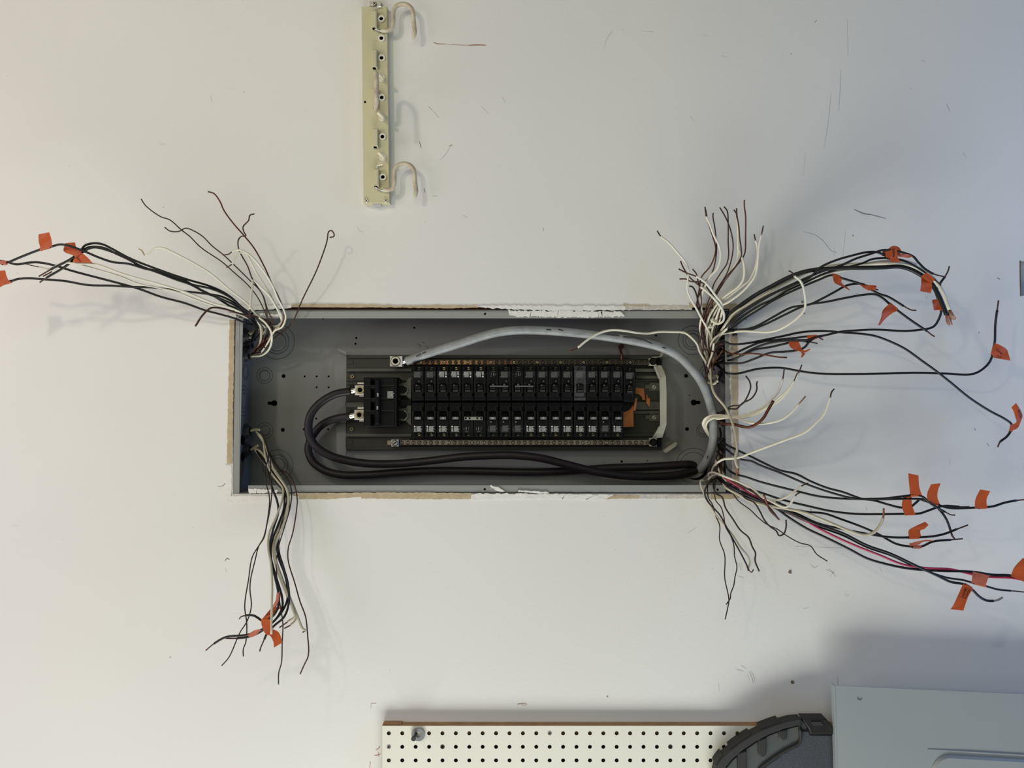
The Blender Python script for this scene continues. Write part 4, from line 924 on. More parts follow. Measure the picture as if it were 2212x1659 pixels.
def build_cover():
    yf = -0.056; C = empty('panel_cover', P(2000, 1600, yf), 'loose pale grey sheet metal box cover standing in the lower right corner', 'cover')
    k = M['cover']; H = [(1801, 1481), (2420, 1509), (2420, 1900), (1813, 1900)]
    # sheet with a real hole: ring of quads around the hole inside the outline
    c = P(1857.5, 1507, yf); n = 20; r = 5.8 * S(yf); g = G(); q = [P(x, y, yf) for x, y in H]
    V = []; F = []
    box = [P(1835, 1483, yf), P(1880, 1485, yf), P(1880, 1530, yf), P(1835, 1530, yf)]
    def seg(t):                                              # where the ray leaves the small square around the hole
        best = 9
        for i in range(4):
            a, b = box[i], box[(i + 1) % 4]; dx, dz = math.cos(t), math.sin(t); ex, ez = b.x - a.x, b.z - a.z
            den = dx * ez - dz * ex
            if abs(den) < 1e-12: continue
            u = ((a.x - c.x) * ez - (a.z - c.z) * ex) / den; w = ((a.x - c.x) * dz - (a.z - c.z) * dx) / den
            if u > 0 and -1e-6 <= w <= 1 + 1e-6: best = min(best, u)
        return (c.x + best * math.cos(t), yf, c.z + best * math.sin(t))
    angs = sorted([2 * math.pi * i / n for i in range(n)] + [math.atan2(b.z - c.z, b.x - c.x) % (2 * math.pi) for b in box]); n = len(angs)
    for t in angs: V += [(c.x + r * math.cos(t), yf, c.z + r * math.sin(t)), seg(t), (c.x + r * math.cos(t), yf + .0015, c.z + r * math.sin(t))]
    for i in range(n):
        j = (i + 1) % n; F += [(3 * i, 3 * i + 1, 3 * j + 1, 3 * j), (3 * i + 2, 3 * i, 3 * j, 3 * j + 2)]
    g.add(V, F)
    tl, tr, br, bl = q
    lerp = lambda a, b, t: a + (b - a) * t
    xt = lambda x, y: P(x, y, yf)
    top = lambda x: xt(x, 1481 + (x - 1801) * 28 / 619.0)
    g.add([tl, top(1835), box[3], xt(1803, 1530)], [(3, 2, 1, 0)])
    g.add([top(1835), top(1880), box[1], box[0]], [(3, 2, 1, 0)])
    g.add([top(1880), tr, xt(2420, 1530), box[2], box[1]], [(4, 3, 2, 1, 0)])
    g.add([top(1835), box[0], box[3]], [(2, 1, 0)])
    g.add([xt(1803, 1530), xt(2420, 1530), br, bl], [(3, 2, 1, 0)])
    back = Vector((0, .0015, 0))
    for a, b in ((tl, tr), (tr, br), (br, bl), (bl, tl)): g.add([a, b, b + back, a + back], [(0, 1, 2, 3)])
    g.add([p + back * .98 for p in q], [(0, 1, 2, 3)])
    g.build('sheet', k, C)
    g = G(); g.pprism([(1801, 1481), (1804, 1481.2), (1816, 1900), (1813, 1900)], yf - .0008, yf + .012, .0004); g.build('folded_edge', k, C)
    # embossed field with a rounded corner, pressed slightly forward
    emb = [(2420, 1643), (2212, 1634), (2100, 1629.5)]
    g = G(); g.tube([P(2004, 1618.5, yf - .0004), P(2100, 1624, yf - .0004), P(2212, 1630.5, yf - .0004), P(2420, 1640, yf - .0004)], lambda t: .0006 + .0010 * min(1, t * 3), 6); g.build('pressed_line', k, C)
    arc = [(2016 + 36 * (1 - math.cos(t)), 1668 - 34 * math.sin(t)) for t in [i * math.pi / 16 for i in range(9)]]
    g = G(); g.pprism([(2420, 1900), (2016, 1900)] + arc + [(2212, 1643), (2420, 1653)], yf - .005, yf + .0005, .0035); g.build('raised_field', k, C)
build_cover()
# ------------------------------------------------------------------ heavy cables and wires
PATHS = []
def in_hole(p): return 521 < p[0] < 1564 and 690 < p[1] < 1046      # clear of the lip
KINDS = {'k': ('black_wire', 'black', 4.9), 'w': ('white_wire', 'white', 4.7), 'b': ('white_wire', 'beige', 5.2), 'c': ('bare_copper_wire', 'ground', 2.9),
         'd': ('bare_copper_wire', 'ground2', 2.6), 'e': ('bare_copper_wire', 'ground3', 3.1), 'r': ('red_wire', 'red', 4.9)}
def W(kind, label, pts, tip=0, ye=-0.08, y0=0.05, rev=False, w=None, yl=None, group=None, tipw=0.62, tm=None):
    """a wire through the picture points PTS, starting inside the box at depth y0 and ending at depth ye in front of the wall; the last TIP points are stripped"""
    if rev: pts = pts[::-1]
    nm, m, wd = KINDS[kind]; wd = w or wd
    cum = [0.0]
    for a, b in zip(pts[:-1], pts[1:]): cum.append(cum[-1] + math.hypot(b[0] - a[0], b[1] - a[1]))
    ex = next((i for i, p in enumerate(pts) if not in_hole(p)), None)
    jit = random.uniform(-0.006, 0.006)
    ys = []
    if yl: ys = [yl[0] + (yl[1] - yl[0]) * c / cum[-1] for c in cum]
    else:
        se = cum[ex] if ex is not None else cum[-1] + 1; se = max(se, 1.0)
        for c in cum:
            if ex == 0 or c >= se:
                u = (c - (0 if ex == 0 else se)) / max(cum[-1] - (0 if ex == 0 else se), 1e-6)
                ys.append(-0.018 + (ye + 0.018) * (1 - (1 - u) ** 1.8) + jit)
            else:
                u = c / se; u = u * u * (3 - 2 * u); ys.append(y0 + (-0.018 + jit - y0) * u)
    p3 = [P(p[0], p[1], y) for p, y in zip(pts, ys)]
    nsub = 5
    q = cat_rom(p3, nsub); cut = len(q) if not tip else (len(pts) - 1 - tip) * nsub + 1
    r = wd * 0.5 * S(sum(ys) / len(ys))
    origin = None
    g = G(); g.tube(q[:cut] if tip else q, r, 7); o = g.build(nm, M[m], None, 'all'); setp(o, label, 'wire', group or nm.replace('_', ' ') + 's from the box')
    if tip:
        g = G(); g.tube(q[max(cut - 2, 0):], r * tipw, 6); g.build('bare_end', M[tm or 'ground'], o, 'all')
    # remember the path for the tape flags
    flat = []
    for i in range(len(pts) - 1):
        for k in range(nsub):
            if i * nsub + k < len(q):
                v = q[i * nsub + k]; s = (DIST + v.y) / FPX; flat.append((CX + v.x / s, CY - (v.z - OZ) / s, v, r))
    PATHS.append(flat); return o

# heavy conductors
def heavy(name, label, pts, wpx, m, cat='cable', r1=None):
    p3 = [P(*p) for p in pts]; g = G(); g.tube(cat_rom(p3, 8), wpx * 0.5 * S(0.03), 14); o = g.build(name, M[m], None, 'all'); return setp(o, label, cat)
heavy('service_cable', 'thick black cable from the upper main lug, upper of the two along the bottom',
      [(758, 845, .046), (724, 851.6, .04), (691.6, 870.5, .035), (672.6, 893, .03), (666.5, 915, .03), (668, 940, .03), (682, 964, .03), (710.5, 983, .034), (751, 995.5, .04), (805.5, 1002, .045), (860, 1001.5, .05),
       (927.5, 995.5, .05), (1000, 987, .045), (1055, 984, .042), (1107, 983.5, .04), (1164, 989, .04), (1223, 1003, .045), (1283, 1018, .05), (1343, 1027, .055), (1402, 1029.5, .06), (1462, 1026, .072), (1497, 1018, .09), (1503, 1016, .10)], 17.5, 'main')
heavy('service_cable', 'thick black cable from the lower main lug, lower of the two along the bottom',
      [(757, 899, .046), (724, 904.5, .055), (697, 916.7, .062), (681, 933, .066), (668, 957, .066), (666, 974, .064), (676, 998, .062), (702, 1016.5, .062), (737.7, 1025.5, .064), (792, 1025.5, .068), (860, 1020.5, .07),
       (927.5, 1017, .074), (1029.5, 1017.5, .078), (1134, 1019.7, .08), (1208, 1018, .08), (1268, 1014, .08), (1328, 1010, .082), (1387.5, 1008.5, .082), (1447, 1005, .083), (1488, 1003, .088), (1502, 1005, .10)], 17, 'main')
al = heavy('neutral_cable', 'thick worn grey cable arching over the breakers and down the right end', 
      [(878, 780.5, .050), (914, 767.5, .042), (963, 751.5, .03), (1000, 740, .026), (1040, 727, .022), (1080, 717.5, .02), (1119, 713.5, .02), (1179, 714.5, .02), (1238, 719, .02), (1313, 728, .02), (1372.6, 737.5, .02), (1428, 750.5, .02), (1466, 770, .02),
       (1494, 797, .02), (1516, 827, .02), (1531, 862, .02), (1540, 900, .022), (1541.5, 936, .028), (1538, 965, .04), (1527, 994, .06), (1515, 1012, .09), (1512, 1016, .10)], 18.5, 'greycable')
for pts in ([(899, 770, .032), (909, 764.5, .029)], [(912, 763.5, .028), (920, 760, .026)], [(1308, 721, .0095), (1320, 722.5, .0095), (1338, 724.5, .0095)], [(1346, 727, .009), (1368, 728, .009), (1390, 733, .009), (1408, 742, .009)],
            [(1206, 711, .0105), (1216, 714, .0105)], [(1180, 711.5, .0105), (1190, 712.5, .0105)], [(1430, 750, .0093), (1438, 752, .0093)], [(1529, 985, .043), (1526, 1000, .055)]):
    g = G(); g.tube([P(*p) for p in pts], .0011, 5); g.build('jacket_tear', M['tear'], al)
g = G()
for q in range(6):
    a = 2 * math.pi * q / 6; off = Vector((0, .0036 * math.cos(a), .0036 * math.sin(a))); g.tube([P(868, 782, .052) + off, P(880, 778, .050) + off], .0016, 6)
g.build('bared_strands', M['steel'], al, True)

# --- upper left bundle
W('k', 'black wire of the upper left bundle, topmost at the first orange flag', [(545, 735), (556, 705), (540, 678), (520.5, 662), (501, 645), (480, 633), (453, 623), (412, 614), (380, 601), (347, 588), (315, 581), (278, 570), (243, 566), (213, 556), (180, 542), (148, 530.5), (130, 528), (113, 532), (87, 539), (50, 553), (17, 567), (4, 572)], 1, -0.150)
W('k', 'black wire arching highest behind the second orange flag on the left', [(545, 730), (556, 700), (540, 684), (525, 668), (505, 647), (480, 630), (447, 616), (412, 606), (369, 592), (338.5, 581), (304, 568), (276, 556), (241, 537), (221, 527.6), (202, 525.5), (184, 530), (175, 540), (158, 556), (110, 582), (84, 597)], 1, -0.130)
W('k', 'black wire of the upper left bundle with a bright stripped tip lowest', [(545, 738), (554, 712), (540, 690), (520, 672), (495, 660), (464, 641), (434, 626), (391, 602), (347, 587), (310, 578), (278, 560.6), (250, 547.6), (226, 536), (208, 533), (189, 535), (178, 543), (160, 560), (139, 577), (102, 599), (86, 610)], 1, -0.130)
W('k', 'black wire tucked under the second orange flag at upper left', [(545, 733), (555, 708), (540, 688), (510, 662), (480, 647), (447, 634), (412, 615), (380, 604), (347, 591), (304, 574.7), (269, 556), (239, 543), (208, 534.5), (195, 536), (181, 543), (165, 553)], 0, -0.130)
W('k', 'lowest black wire crossing the upper left bundle to the frame edge', [(550, 735), (565, 715), (557, 705.5), (525, 696), (508.5, 688.6), (472, 678), (443, 670.5), (400, 655), (347, 641), (300, 624), (250, 610), (200, 597), (155, 585), (120, 574), (85, 567), (65, 567), (35, 571), (15, 566), (-8, 562)], 0, -0.117)
W('k', 'black wire running left to the orange flag at the frame edge', [(547, 733), (556, 705), (530, 674), (510, 657), (480, 641), (440, 634), (395, 629), (330, 621), (290, 620), (240, 617), (190, 615.7), (140, 607), (90, 603), (65, 601), (40, 602.5), (20, 609), (-10, 620)], 0, -0.117)
W('w', 'white wire of the upper left bundle ending beside the stripped black tips', [(560, 748), (566, 715), (552, 692), (525, 677), (496, 664.5), (460, 655), (424, 640), (400, 631), (345, 614), (300, 602), (260, 590), (215, 573), (200, 570), (158, 569), (141, 567), (128, 572), (113, 586), (93, 597)], 1, -0.124)
W('w', 'thin white wire of the upper left bundle reaching furthest left', [(565, 742), (573, 708), (545, 692), (500, 672), (460, 660), (420, 646), (385, 632), (340, 621), (300, 613), (260, 597), (220, 585), (175, 572), (150, 566.5), (130, 570), (108, 580), (85, 577), (55, 570)], 1, -0.117, w=3.8)
W('c', 'bare copper wire bent down to the left of the box corner', [(570, 748), (588, 722), (583, 697), (559, 686), (535, 681.4), (508.5, 675), (487, 668), (460, 664.5), (451, 668), (436, 683), (422, 705)], 0, -0.091, w=4.2)
W('w', 'white wire of the upper left bundle with a kinked tip', [(542, 770), (564, 768), (578, 758.5), (586, 742), (586, 718), (574, 698), (554, 681), (535, 657), (496, 626), (455, 591), (423, 571), (391, 554), (356, 537), (343, 535), (332, 538), (321, 547.6), (313.6, 552), (306, 541), (300, 538)], 2, -0.111, tm='brass')
W('d', 'bare copper wire reaching highest to the far upper left', [(575, 738), (582, 712), (580, 695), (569, 667), (557, 643), (535, 615), (504, 587), (480, 566), (434, 534.5), (410, 510.7), (393, 497.6), (367, 475), (347, 468), (315, 444.5), (305, 430)], 0, -0.117)
W('d', 'bare copper wire with a hooked wavy tip left of the longest one', [(572, 738), (580, 712), (578, 695), (577, 679), (572, 652.5), (564, 631), (542, 608), (504, 570.5), (482, 550), (458, 531), (440.5, 513), (423, 501), (401.5, 493), (386, 500), (367, 499), (356, 491)], 0, -0.111)
W('e', 'long straight copper wire rising from upper left of the box', [(575, 750), (588, 725), (606, 705), (614, 685), (610, 662), (600, 638), (588, 614), (572, 578), (549.5, 537), (528, 510), (504, 482.5), (484, 455), (475, 435), (462.7, 418.6), (449.5, 414)], 0, -0.117)
W('c', 'copper wire with a sharp zigzag near its top, upper left', [(572, 738), (583, 712), (588, 690), (581, 676.6), (574, 657), (569, 640), (557, 621), (545, 602), (535, 575), (523, 553.6), (516, 539), (514.5, 520), (520.5, 511), (531, 509), (526.6, 500.5), (525, 490), (537, 476), (540, 465), (549.5, 462)], 0, -0.104)
W('w', 'white wire bending over left with the higher copper tip, upper left', [(560, 768), (582, 735), (593, 715), (610, 705.5), (617, 686), (612, 667), (600, 645), (588, 616), (569, 585), (547, 558), (531, 545), (513, 539.6), (501, 544), (494, 549), (481, 551)], 2, -0.098, w=4.2)
W('w', 'white wire bending over left with the lower copper tip, upper left', [(552, 712), (570, 706), (600, 703), (610, 691), (605, 675), (593, 655), (578, 626), (554, 590), (542, 566), (532.6, 549), (518, 546), (506, 561), (501, 570.5), (489, 578)], 1, -0.091, w=4.2)
W('w', 'white wire folded sharply back down over the upper left corner', [(575, 745), (590, 715), (609, 700), (605, 681), (593, 657), (581, 638), (564, 621), (547, 605), (545, 621), (542, 645), (540, 668), (539, 687)], 1, -0.098, w=4.4)
W('c', 'copper wire ending in a small loop above the box', [(560, 758), (588, 734), (612, 715), (631, 698), (641, 676.6), (653, 647.6), (684.5, 582.5), (706, 522), (710, 500.5), (716, 498), (722, 506.6), (720.7, 511), (712, 513)], 0, -0.046)
for i, (pts, lb) in enumerate([([(546, 763), (556, 755), (575, 735), (578, 728)], 'a'), ([(552, 760), (560, 748), (570, 732)], 'b'), ([(549, 757), (565, 748), (573, 744)], 'c'), ([(546, 764), (556, 762), (563.5, 761)], 'd'), ([(543, 768), (551, 754), (563, 735), (567, 722)], 'e'), ([(560, 750), (568, 747), (572, 751)], 'f')]):
    W('e', 'short twisted copper end inside the upper left corner, ' + ['longest and steepest', 'second steepest', 'flattest of the rising ones', 'lowest and level', 'leftmost against the connector', 'highest and level'][i], pts, yl=(.055, .03), group='twisted copper ends in the upper left corner', w=3.2)
for lb, pts in (('upper', [(534, 718), (545, 717), (551, 714)]), ('lower', [(534, 728), (543, 729), (550, 729)])):
    W('b', lb + ' ivory cable sheath stub in the highest left connector', pts, yl=(.055, .05), group='ivory sheath stubs in the upper left connector', w=6)
W('b', 'ivory wire crossing from connector to the corner, upper left inside', [(540, 722), (565, 706), (572, 701), (573, 712), (566, 722)], yl=(.05, .03), group='ivory loops in the upper left corner')
W('b', 'ivory wire curving down beside the upper left connectors', [(533, 683), (552, 690), (562, 705), (564, 725), (560, 745), (554, 752)], yl=(-.012, .05), group='ivory loops in the upper left corner')

# --- lower left bundle
W('d', 'bare copper wire, leftmost of the pair left of the lower bundle', [(556, 931), (567, 940), (580, 975), (585, 1005), (584, 1033), (587, 1055), (586, 1078), (582, 1107), (576, 1136), (570, 1162), (559, 1179), (545, 1203), (537, 1251), (528.5, 1309), (533, 1347), (531, 1387), (525.6, 1402), (525.6, 1418)], 0, -0.091)
W('d', 'bare copper wire sweeping furthest left below the box', [(556, 933), (566, 938), (574, 960), (580, 988), (575, 1005), (572.6, 1026), (575.5, 1046.6), (582, 1075), (580, 1107), (570, 1159), (558, 1182), (551.6, 1208), (541.5, 1251), (540, 1274.5), (543, 1309), (534, 1341), (518, 1367), (495, 1419), (479, 1438)], 0, -0.098)
W('c', 'bare copper wire hanging furthest right below the left end', [(580, 975), (604, 1014), (619, 1020.5), (632, 1038), (639, 1058), (642, 1080), (641, 1098), (632.6, 1150), (622.5, 1185), (622.5, 1211), (637, 1260), (648.5, 1300.6), (660, 1332), (664, 1367), (666, 1416), (657, 1436.5), (648.5, 1456)], 0, -0.085)
W('d', 'bare copper wire hanging lowest through the lower left flags', [(580, 980), (604, 1014), (620, 1033), (629, 1056), (628, 1090), (614, 1140), (602, 1180), (597, 1215), (599, 1260), (604, 1300), (608, 1325), (611, 1347), (609.5, 1390), (608, 1431), (602, 1454), (601.6, 1478.5)], 0, -0.117)
W('b', 'ivory wire ending on the orange flags below the box left end', [(553, 932), (566, 946), (573, 985), (585, 1020), (602, 1042), (611, 1055), (610, 1078), (596, 1118), (582, 1150), (579, 1182), (585, 1217), (588, 1266), (587, 1309), (586, 1370)], 0, -0.137, w=4.6)
W('b', 'ivory wire with a short bent tip beside the lower left flags', [(555, 934), (572, 960), (590, 1010), (610, 1040), (620, 1063), (618, 1100), (605, 1141), (591.5, 1173), (595, 1205), (608, 1246), (628, 1295), (643, 1332), (653, 1357), (659, 1362), (654, 1366)], 1, -0.091)
W('b', 'ivory wire curving back left under the bundle, upper of two', [(550, 969), (562, 975), (580, 1000), (600, 1028), (622, 1063), (620, 1107), (608, 1144), (593.6, 1182), (599, 1222), (622.5, 1286), (634, 1321), (637, 1332), (622.5, 1342.5), (604, 1355.6)], 1, -0.085)
W('b', 'ivory wire curving back left under the bundle, lower of two', [(550, 971), (568, 995), (592, 1030), (614, 1070), (611, 1107), (600, 1147), (590, 1182), (597, 1225), (620, 1286), (634, 1318), (639, 1338), (628, 1350), (614, 1357.5)], 1, -0.078)
W('k', 'black wire bending left above the lower left flags', [(553, 972), (575, 1000), (583, 1030), (587, 1052), (599, 1084), (601, 1107), (590.6, 1141.5), (583, 1176), (583.5, 1208), (593.6, 1246), (601, 1280), (602, 1305), (592, 1328), (570, 1342), (556, 1334), (547, 1329.5), (530, 1329.5), (520, 1333), (517, 1337)], 2, -0.111)
W('k', 'black wire with the furthest left stripped tip below the box', [(553, 974), (580, 1010), (600, 1045), (612, 1062), (614, 1095), (600, 1135), (587, 1170), (585, 1200), (590, 1225), (600, 1258), (609, 1289), (610, 1310), (600, 1332), (580, 1352), (556, 1364), (530, 1372), (489, 1376), (463, 1390), (444.6, 1405)], 1, -0.117)
W('k', 'black wire lying just under its twin left of the lower flags', [(553, 973), (585, 1015), (605, 1045), (620, 1075), (615, 1110), (606, 1140), (598, 1176), (602, 1205), (614, 1237), (621, 1269), (620, 1298), (605, 1327), (580, 1352), (559, 1367), (536, 1376), (513, 1378.7), (488, 1379)], 1, -0.104)
W('k', 'black wire with a short tip hanging below the lower left flags', [(553, 975), (590, 1018), (608, 1045), (624, 1080), (618, 1120), (603, 1155), (602, 1190), (612, 1225), (622, 1262), (624, 1300), (614, 1332), (592, 1352), (576, 1370), (571, 1381), (564, 1397), (561, 1407)], 2, -0.104)
W('b', 'ivory cable sheath stub in the higher lower-left connector', [(542, 930), (552, 928), (562, 929)], yl=(.058, .05), w=6, group='ivory sheath stubs at lower left')
W('b', 'ivory cable sheath stub in the lowest left connector', [(542, 972), (552, 966), (558, 962)], yl=(.058, .05), w=6, group='ivory sheath stubs at lower left')

# --- fan above the upper right corner
W('w', 'white wire reaching furthest left in the fan above the right corner', [(1535, 770), (1538, 735), (1525, 705), (1515, 687), (1505, 668), (1494, 649), (1485, 628), (1485, 608), (1487, 583), (1480, 566), (1463, 545), (1443.7, 523.5), (1427, 510), (1419.6, 498.4)], 1, -.07)
W('w', 'white wire twisted together with a copper tip, leftmost tall one', [(1530, 775), (1518, 735), (1512, 705), (1516, 680), (1514, 657), (1515, 641), (1523, 618), (1534, 597), (1550, 579), (1556.5, 552), (1554, 533), (1542, 508), (1532, 481), (1525.7, 467.5), (1522.8, 447)], 1, -.08)
W('e', 'copper wire wound round the leftmost tall white wire tip', [(1528, 770), (1520, 735), (1516, 705), (1513, 680), (1505, 662), (1507, 647), (1511, 622), (1515, 599), (1534, 575.6), (1544, 552), (1546, 535), (1540, 512), (1532, 487), (1527, 468), (1524, 452)], 0, -.075)
W('c', 'copper wire just right of the leftmost tall pair in the fan', [(1530, 765), (1525, 730), (1518, 700), (1508, 670), (1505.5, 651), (1513, 631.5), (1523, 610), (1538, 589), (1544, 570), (1548, 539), (1547, 518), (1544, 491), (1540, 467.5), (1540.7, 460)], 0, -.07)
W('c', 'copper wire crossing its neighbour, third tall one in the fan', [(1530, 775), (1520, 735), (1518, 705), (1523, 680), (1530.5, 662), (1542, 639), (1553.6, 618), (1569, 593), (1577, 572), (1582.6, 547), (1583.5, 525), (1579, 500), (1571, 477), (1561, 458), (1554.6, 448)], 0, -.08)
W('c', 'copper wire with a tip bent left, middle of the fan', [(1528, 775), (1518, 740), (1514, 710), (1519, 684), (1526.6, 660.5), (1538, 629.6), (1542, 614), (1557.5, 589), (1570, 570), (1574, 550.5), (1573, 523.5), (1573, 481), (1571, 456), (1564, 446)], 0, -.07)
W('w', 'white wire with a forked copper tip high in the fan', [(1532, 765), (1524, 730), (1520, 695), (1530, 668), (1543, 645), (1553, 625), (1565, 604.5), (1575, 589), (1588, 570), (1594, 550.5), (1594, 525), (1594, 492.6), (1592, 471), (1590, 460), (1585, 453)], 2, -.08)
W('c', 'copper wire running beside the fork-tipped white wire', [(1530, 765), (1518, 725), (1522, 690), (1534, 655), (1548, 631.5), (1563, 608), (1573, 593), (1590, 574), (1601, 554), (1601, 535), (1598, 516), (1596, 489), (1592, 465.6), (1591, 450)], 0, -.075)
W('e', 'tallest copper wire of the fan above the right corner', [(1532, 765), (1522, 720), (1528, 685), (1540, 651), (1553.6, 626), (1569, 602.6), (1588, 577.5), (1605, 556), (1609.6, 543), (1610.6, 508), (1610.6, 465.6), (1608, 446), (1608, 432)], 0, -.08)
W('w', 'white wire with a short curled dark tip in the middle of the fan', [(1538, 760), (1524, 725), (1530.5, 688), (1540, 670), (1557.5, 647), (1575, 633.5), (1594, 620), (1605, 604.5), (1607.7, 585), (1605.7, 568), (1600, 548.6), (1595, 533), (1595, 524), (1593, 517)], 2, -.07)
W('w', 'white wire second from right in the fan, upright dark tip', [(1534, 765), (1530, 728), (1535, 700), (1545, 675), (1561, 651), (1573, 643), (1596, 624), (1617, 608), (1627, 591), (1633, 574), (1636.6, 550.5), (1635.6, 531), (1632, 519.6), (1629, 506)], 1, -.07)
W('w', 'rightmost white wire of the fan above the right corner', [(1536, 760), (1538, 715), (1548, 685), (1559, 660.5), (1573, 653), (1598, 635), (1617, 616), (1631, 595), (1635.6, 575.6), (1637.6, 554), (1639.5, 531), (1645, 506), (1649, 488)], 1, -.075)
W('w', 'white wire hooked over to the left with the longest copper end', [(1535, 690), (1545, 698), (1553, 699), (1562, 693), (1564, 680), (1557.5, 664), (1544, 647), (1526.6, 629.6), (1513, 619), (1488, 597), (1476.5, 579), (1470, 564)], 3, -.06, w=5)
W('w', 'white wire arching left above the hooked one', [(1538, 735), (1546, 710), (1557, 685), (1560.4, 664), (1557.5, 653), (1546, 639), (1532.4, 620), (1519, 606), (1503.5, 597), (1484, 590), (1466, 581)], 2, -.065, w=5)
W('c', 'copper wire bent left and lying lowest of the left tips', [(1540, 730), (1552, 690), (1555.6, 660), (1544, 645), (1530.5, 626), (1519, 612), (1509, 609), (1492, 608), (1482, 603), (1468, 602.6)], 0, -.055)
W('c', 'short copper wire leaning left at the root of the fan', [(1525, 755), (1513, 712), (1517, 687), (1513, 670), (1515, 651), (1513, 631.5), (1508, 608), (1505, 593), (1496, 581)], 0, -.05)
W('d', 'shortest dark copper wire at the left root of the fan', [(1526, 750), (1522, 720), (1519, 689), (1513, 670), (1508, 651), (1503.5, 633.5), (1496, 620), (1489, 618)], 0, -.045, w=3.6)
# the dense tangle at the root
TG = 'wires in the dense tangle at the right end'
TL = ['curving left then up through the fan root', 'in the middle, leaning right at the top', 'outermost on the left side', 'closing a small loop at lip height', 'slanting up right beside the thick wires',
      'short and nearly level across the lip', 'rising right just above the open loop', 'shortest upright one at lip height', 'making a flat knot in the middle', 'slanting down to the lowest left tip', 'slanting beside the one with the lowest tip',
      'curving along the left outside', 'tight against the left edge of the tangle', 'straight up its middle', 'coiled in the small middle knot', 'bowed over the small knot', 'at the lower left foot', 'making the pointed loop right of the lip', 'at the lower middle foot', 'standing upright near the middle foot',
      'curling at the lower connector', 'hooked beside the lower connector', 'bent flat under the lower connector', 'in the dark gap at the top', 'crossing the lip below the white loop',
      'swinging wide left low down', 'ending highest by the hooked white wire', 'ending lowest on the left edge', 'right of middle and leaning right', 'branching right towards the side wall', 'climbing highest through its middle']
for kd, pts in [('w', [(1533, 820), (1528, 780), (1516, 745), (1517, 722), (1527, 711), (1540, 705), (1547, 697), (1554, 677)]), ('w', [(1536, 810), (1529, 765), (1527, 730), (1531, 705), (1537, 697), (1545, 692), (1551, 682)]),
                ('w', [(1530, 800), (1516, 760), (1514, 728), (1520, 700), (1527, 686), (1538, 668)]), ('w', [(1541, 790), (1534, 750), (1531, 720), (1529, 708), (1533, 695), (1544, 692), (1541, 704), (1530, 707)]),
                ('b', [(1533, 815), (1541, 775), (1543, 745), (1556, 726), (1575, 708), (1594, 694), (1618, 678)]), ('w', [(1528, 790), (1532, 755), (1540, 735), (1556, 722), (1576, 717)]),
                ('w', [(1540, 730), (1534, 712), (1540, 690), (1550, 672), (1556, 662)]), ('w', [(1545, 728), (1537, 712), (1535, 700), (1541, 690)]),
                ('c', [(1534, 799), (1548, 776), (1562, 757), (1556, 758), (1545, 760), (1524, 755)]), ('e', [(1523, 819), (1528, 806), (1545, 780), (1560, 758)]), ('c', [(1524, 817), (1530, 802), (1549, 774), (1562, 757)]),
                ('c', [(1538, 815), (1526, 790), (1514, 745), (1516, 715), (1522, 695), (1524, 680)]), ('d', [(1540, 780), (1526, 760), (1511, 735), (1515, 705), (1513, 685)]), ('c', [(1530, 810), (1533, 775), (1526, 745), (1522, 710), (1530, 680)]),
                ('c', [(1552, 772), (1548, 755), (1555, 748), (1562, 754), (1554, 760), (1544, 757)]), ('c', [(1536, 770), (1545, 745), (1553, 742), (1562, 752)]), ('d', [(1528, 820), (1524, 800), (1530, 770), (1524, 740)]),
                ('c', [(1557, 720), (1556, 709), (1563, 702), (1565.6, 688), (1582, 674), (1593.5, 665), (1597, 672), (1596.4, 685), (1590, 694), (1567, 709)]), ('e', [(1540, 825), (1532, 800), (1538, 775), (1545, 768)]), ('w', [(1538, 822), (1531, 790), (1538, 765), (1542, 742)]),
                ('k', [(1552, 790), (1560, 800), (1553, 820), (1549, 832)]), ('b', [(1538, 818), (1548, 812), (1552, 820), (1545, 828)]), ('w', [(1530, 826), (1540, 830), (1550, 824)]), ('k', [(1560, 700), (1557, 712), (1545, 720)]), ('k', [(1556, 735), (1566, 728), (1590, 722)]),
                ('d', [(1536, 812), (1521, 770), (1518, 735), (1523, 700), (1528, 680)]), ('c', [(1531, 816), (1537, 780), (1530, 740), (1527, 705), (1536, 672)]), ('d', [(1526, 812), (1519, 775), (1520, 740), (1513, 700)]), ('d', [(1542, 800), (1536, 770), (1541, 730), (1536, 700), (1547, 675)]),
                ('c', [(1528, 800), (1540, 770), (1550, 748), (1560, 742)]), ('d', [(1534, 790), (1527, 760), (1536, 725), (1531, 690), (1540, 660)])]:
    nm = {'w': 'white', 'b': 'ivory', 'c': 'copper', 'd': 'dark copper', 'e': 'reddish copper', 'k': 'black'}[kd]
    W(kd, nm + ' wire in the upper right tangle, ' + TL.pop(0), pts, yl=(.055, -.012), group=TG)

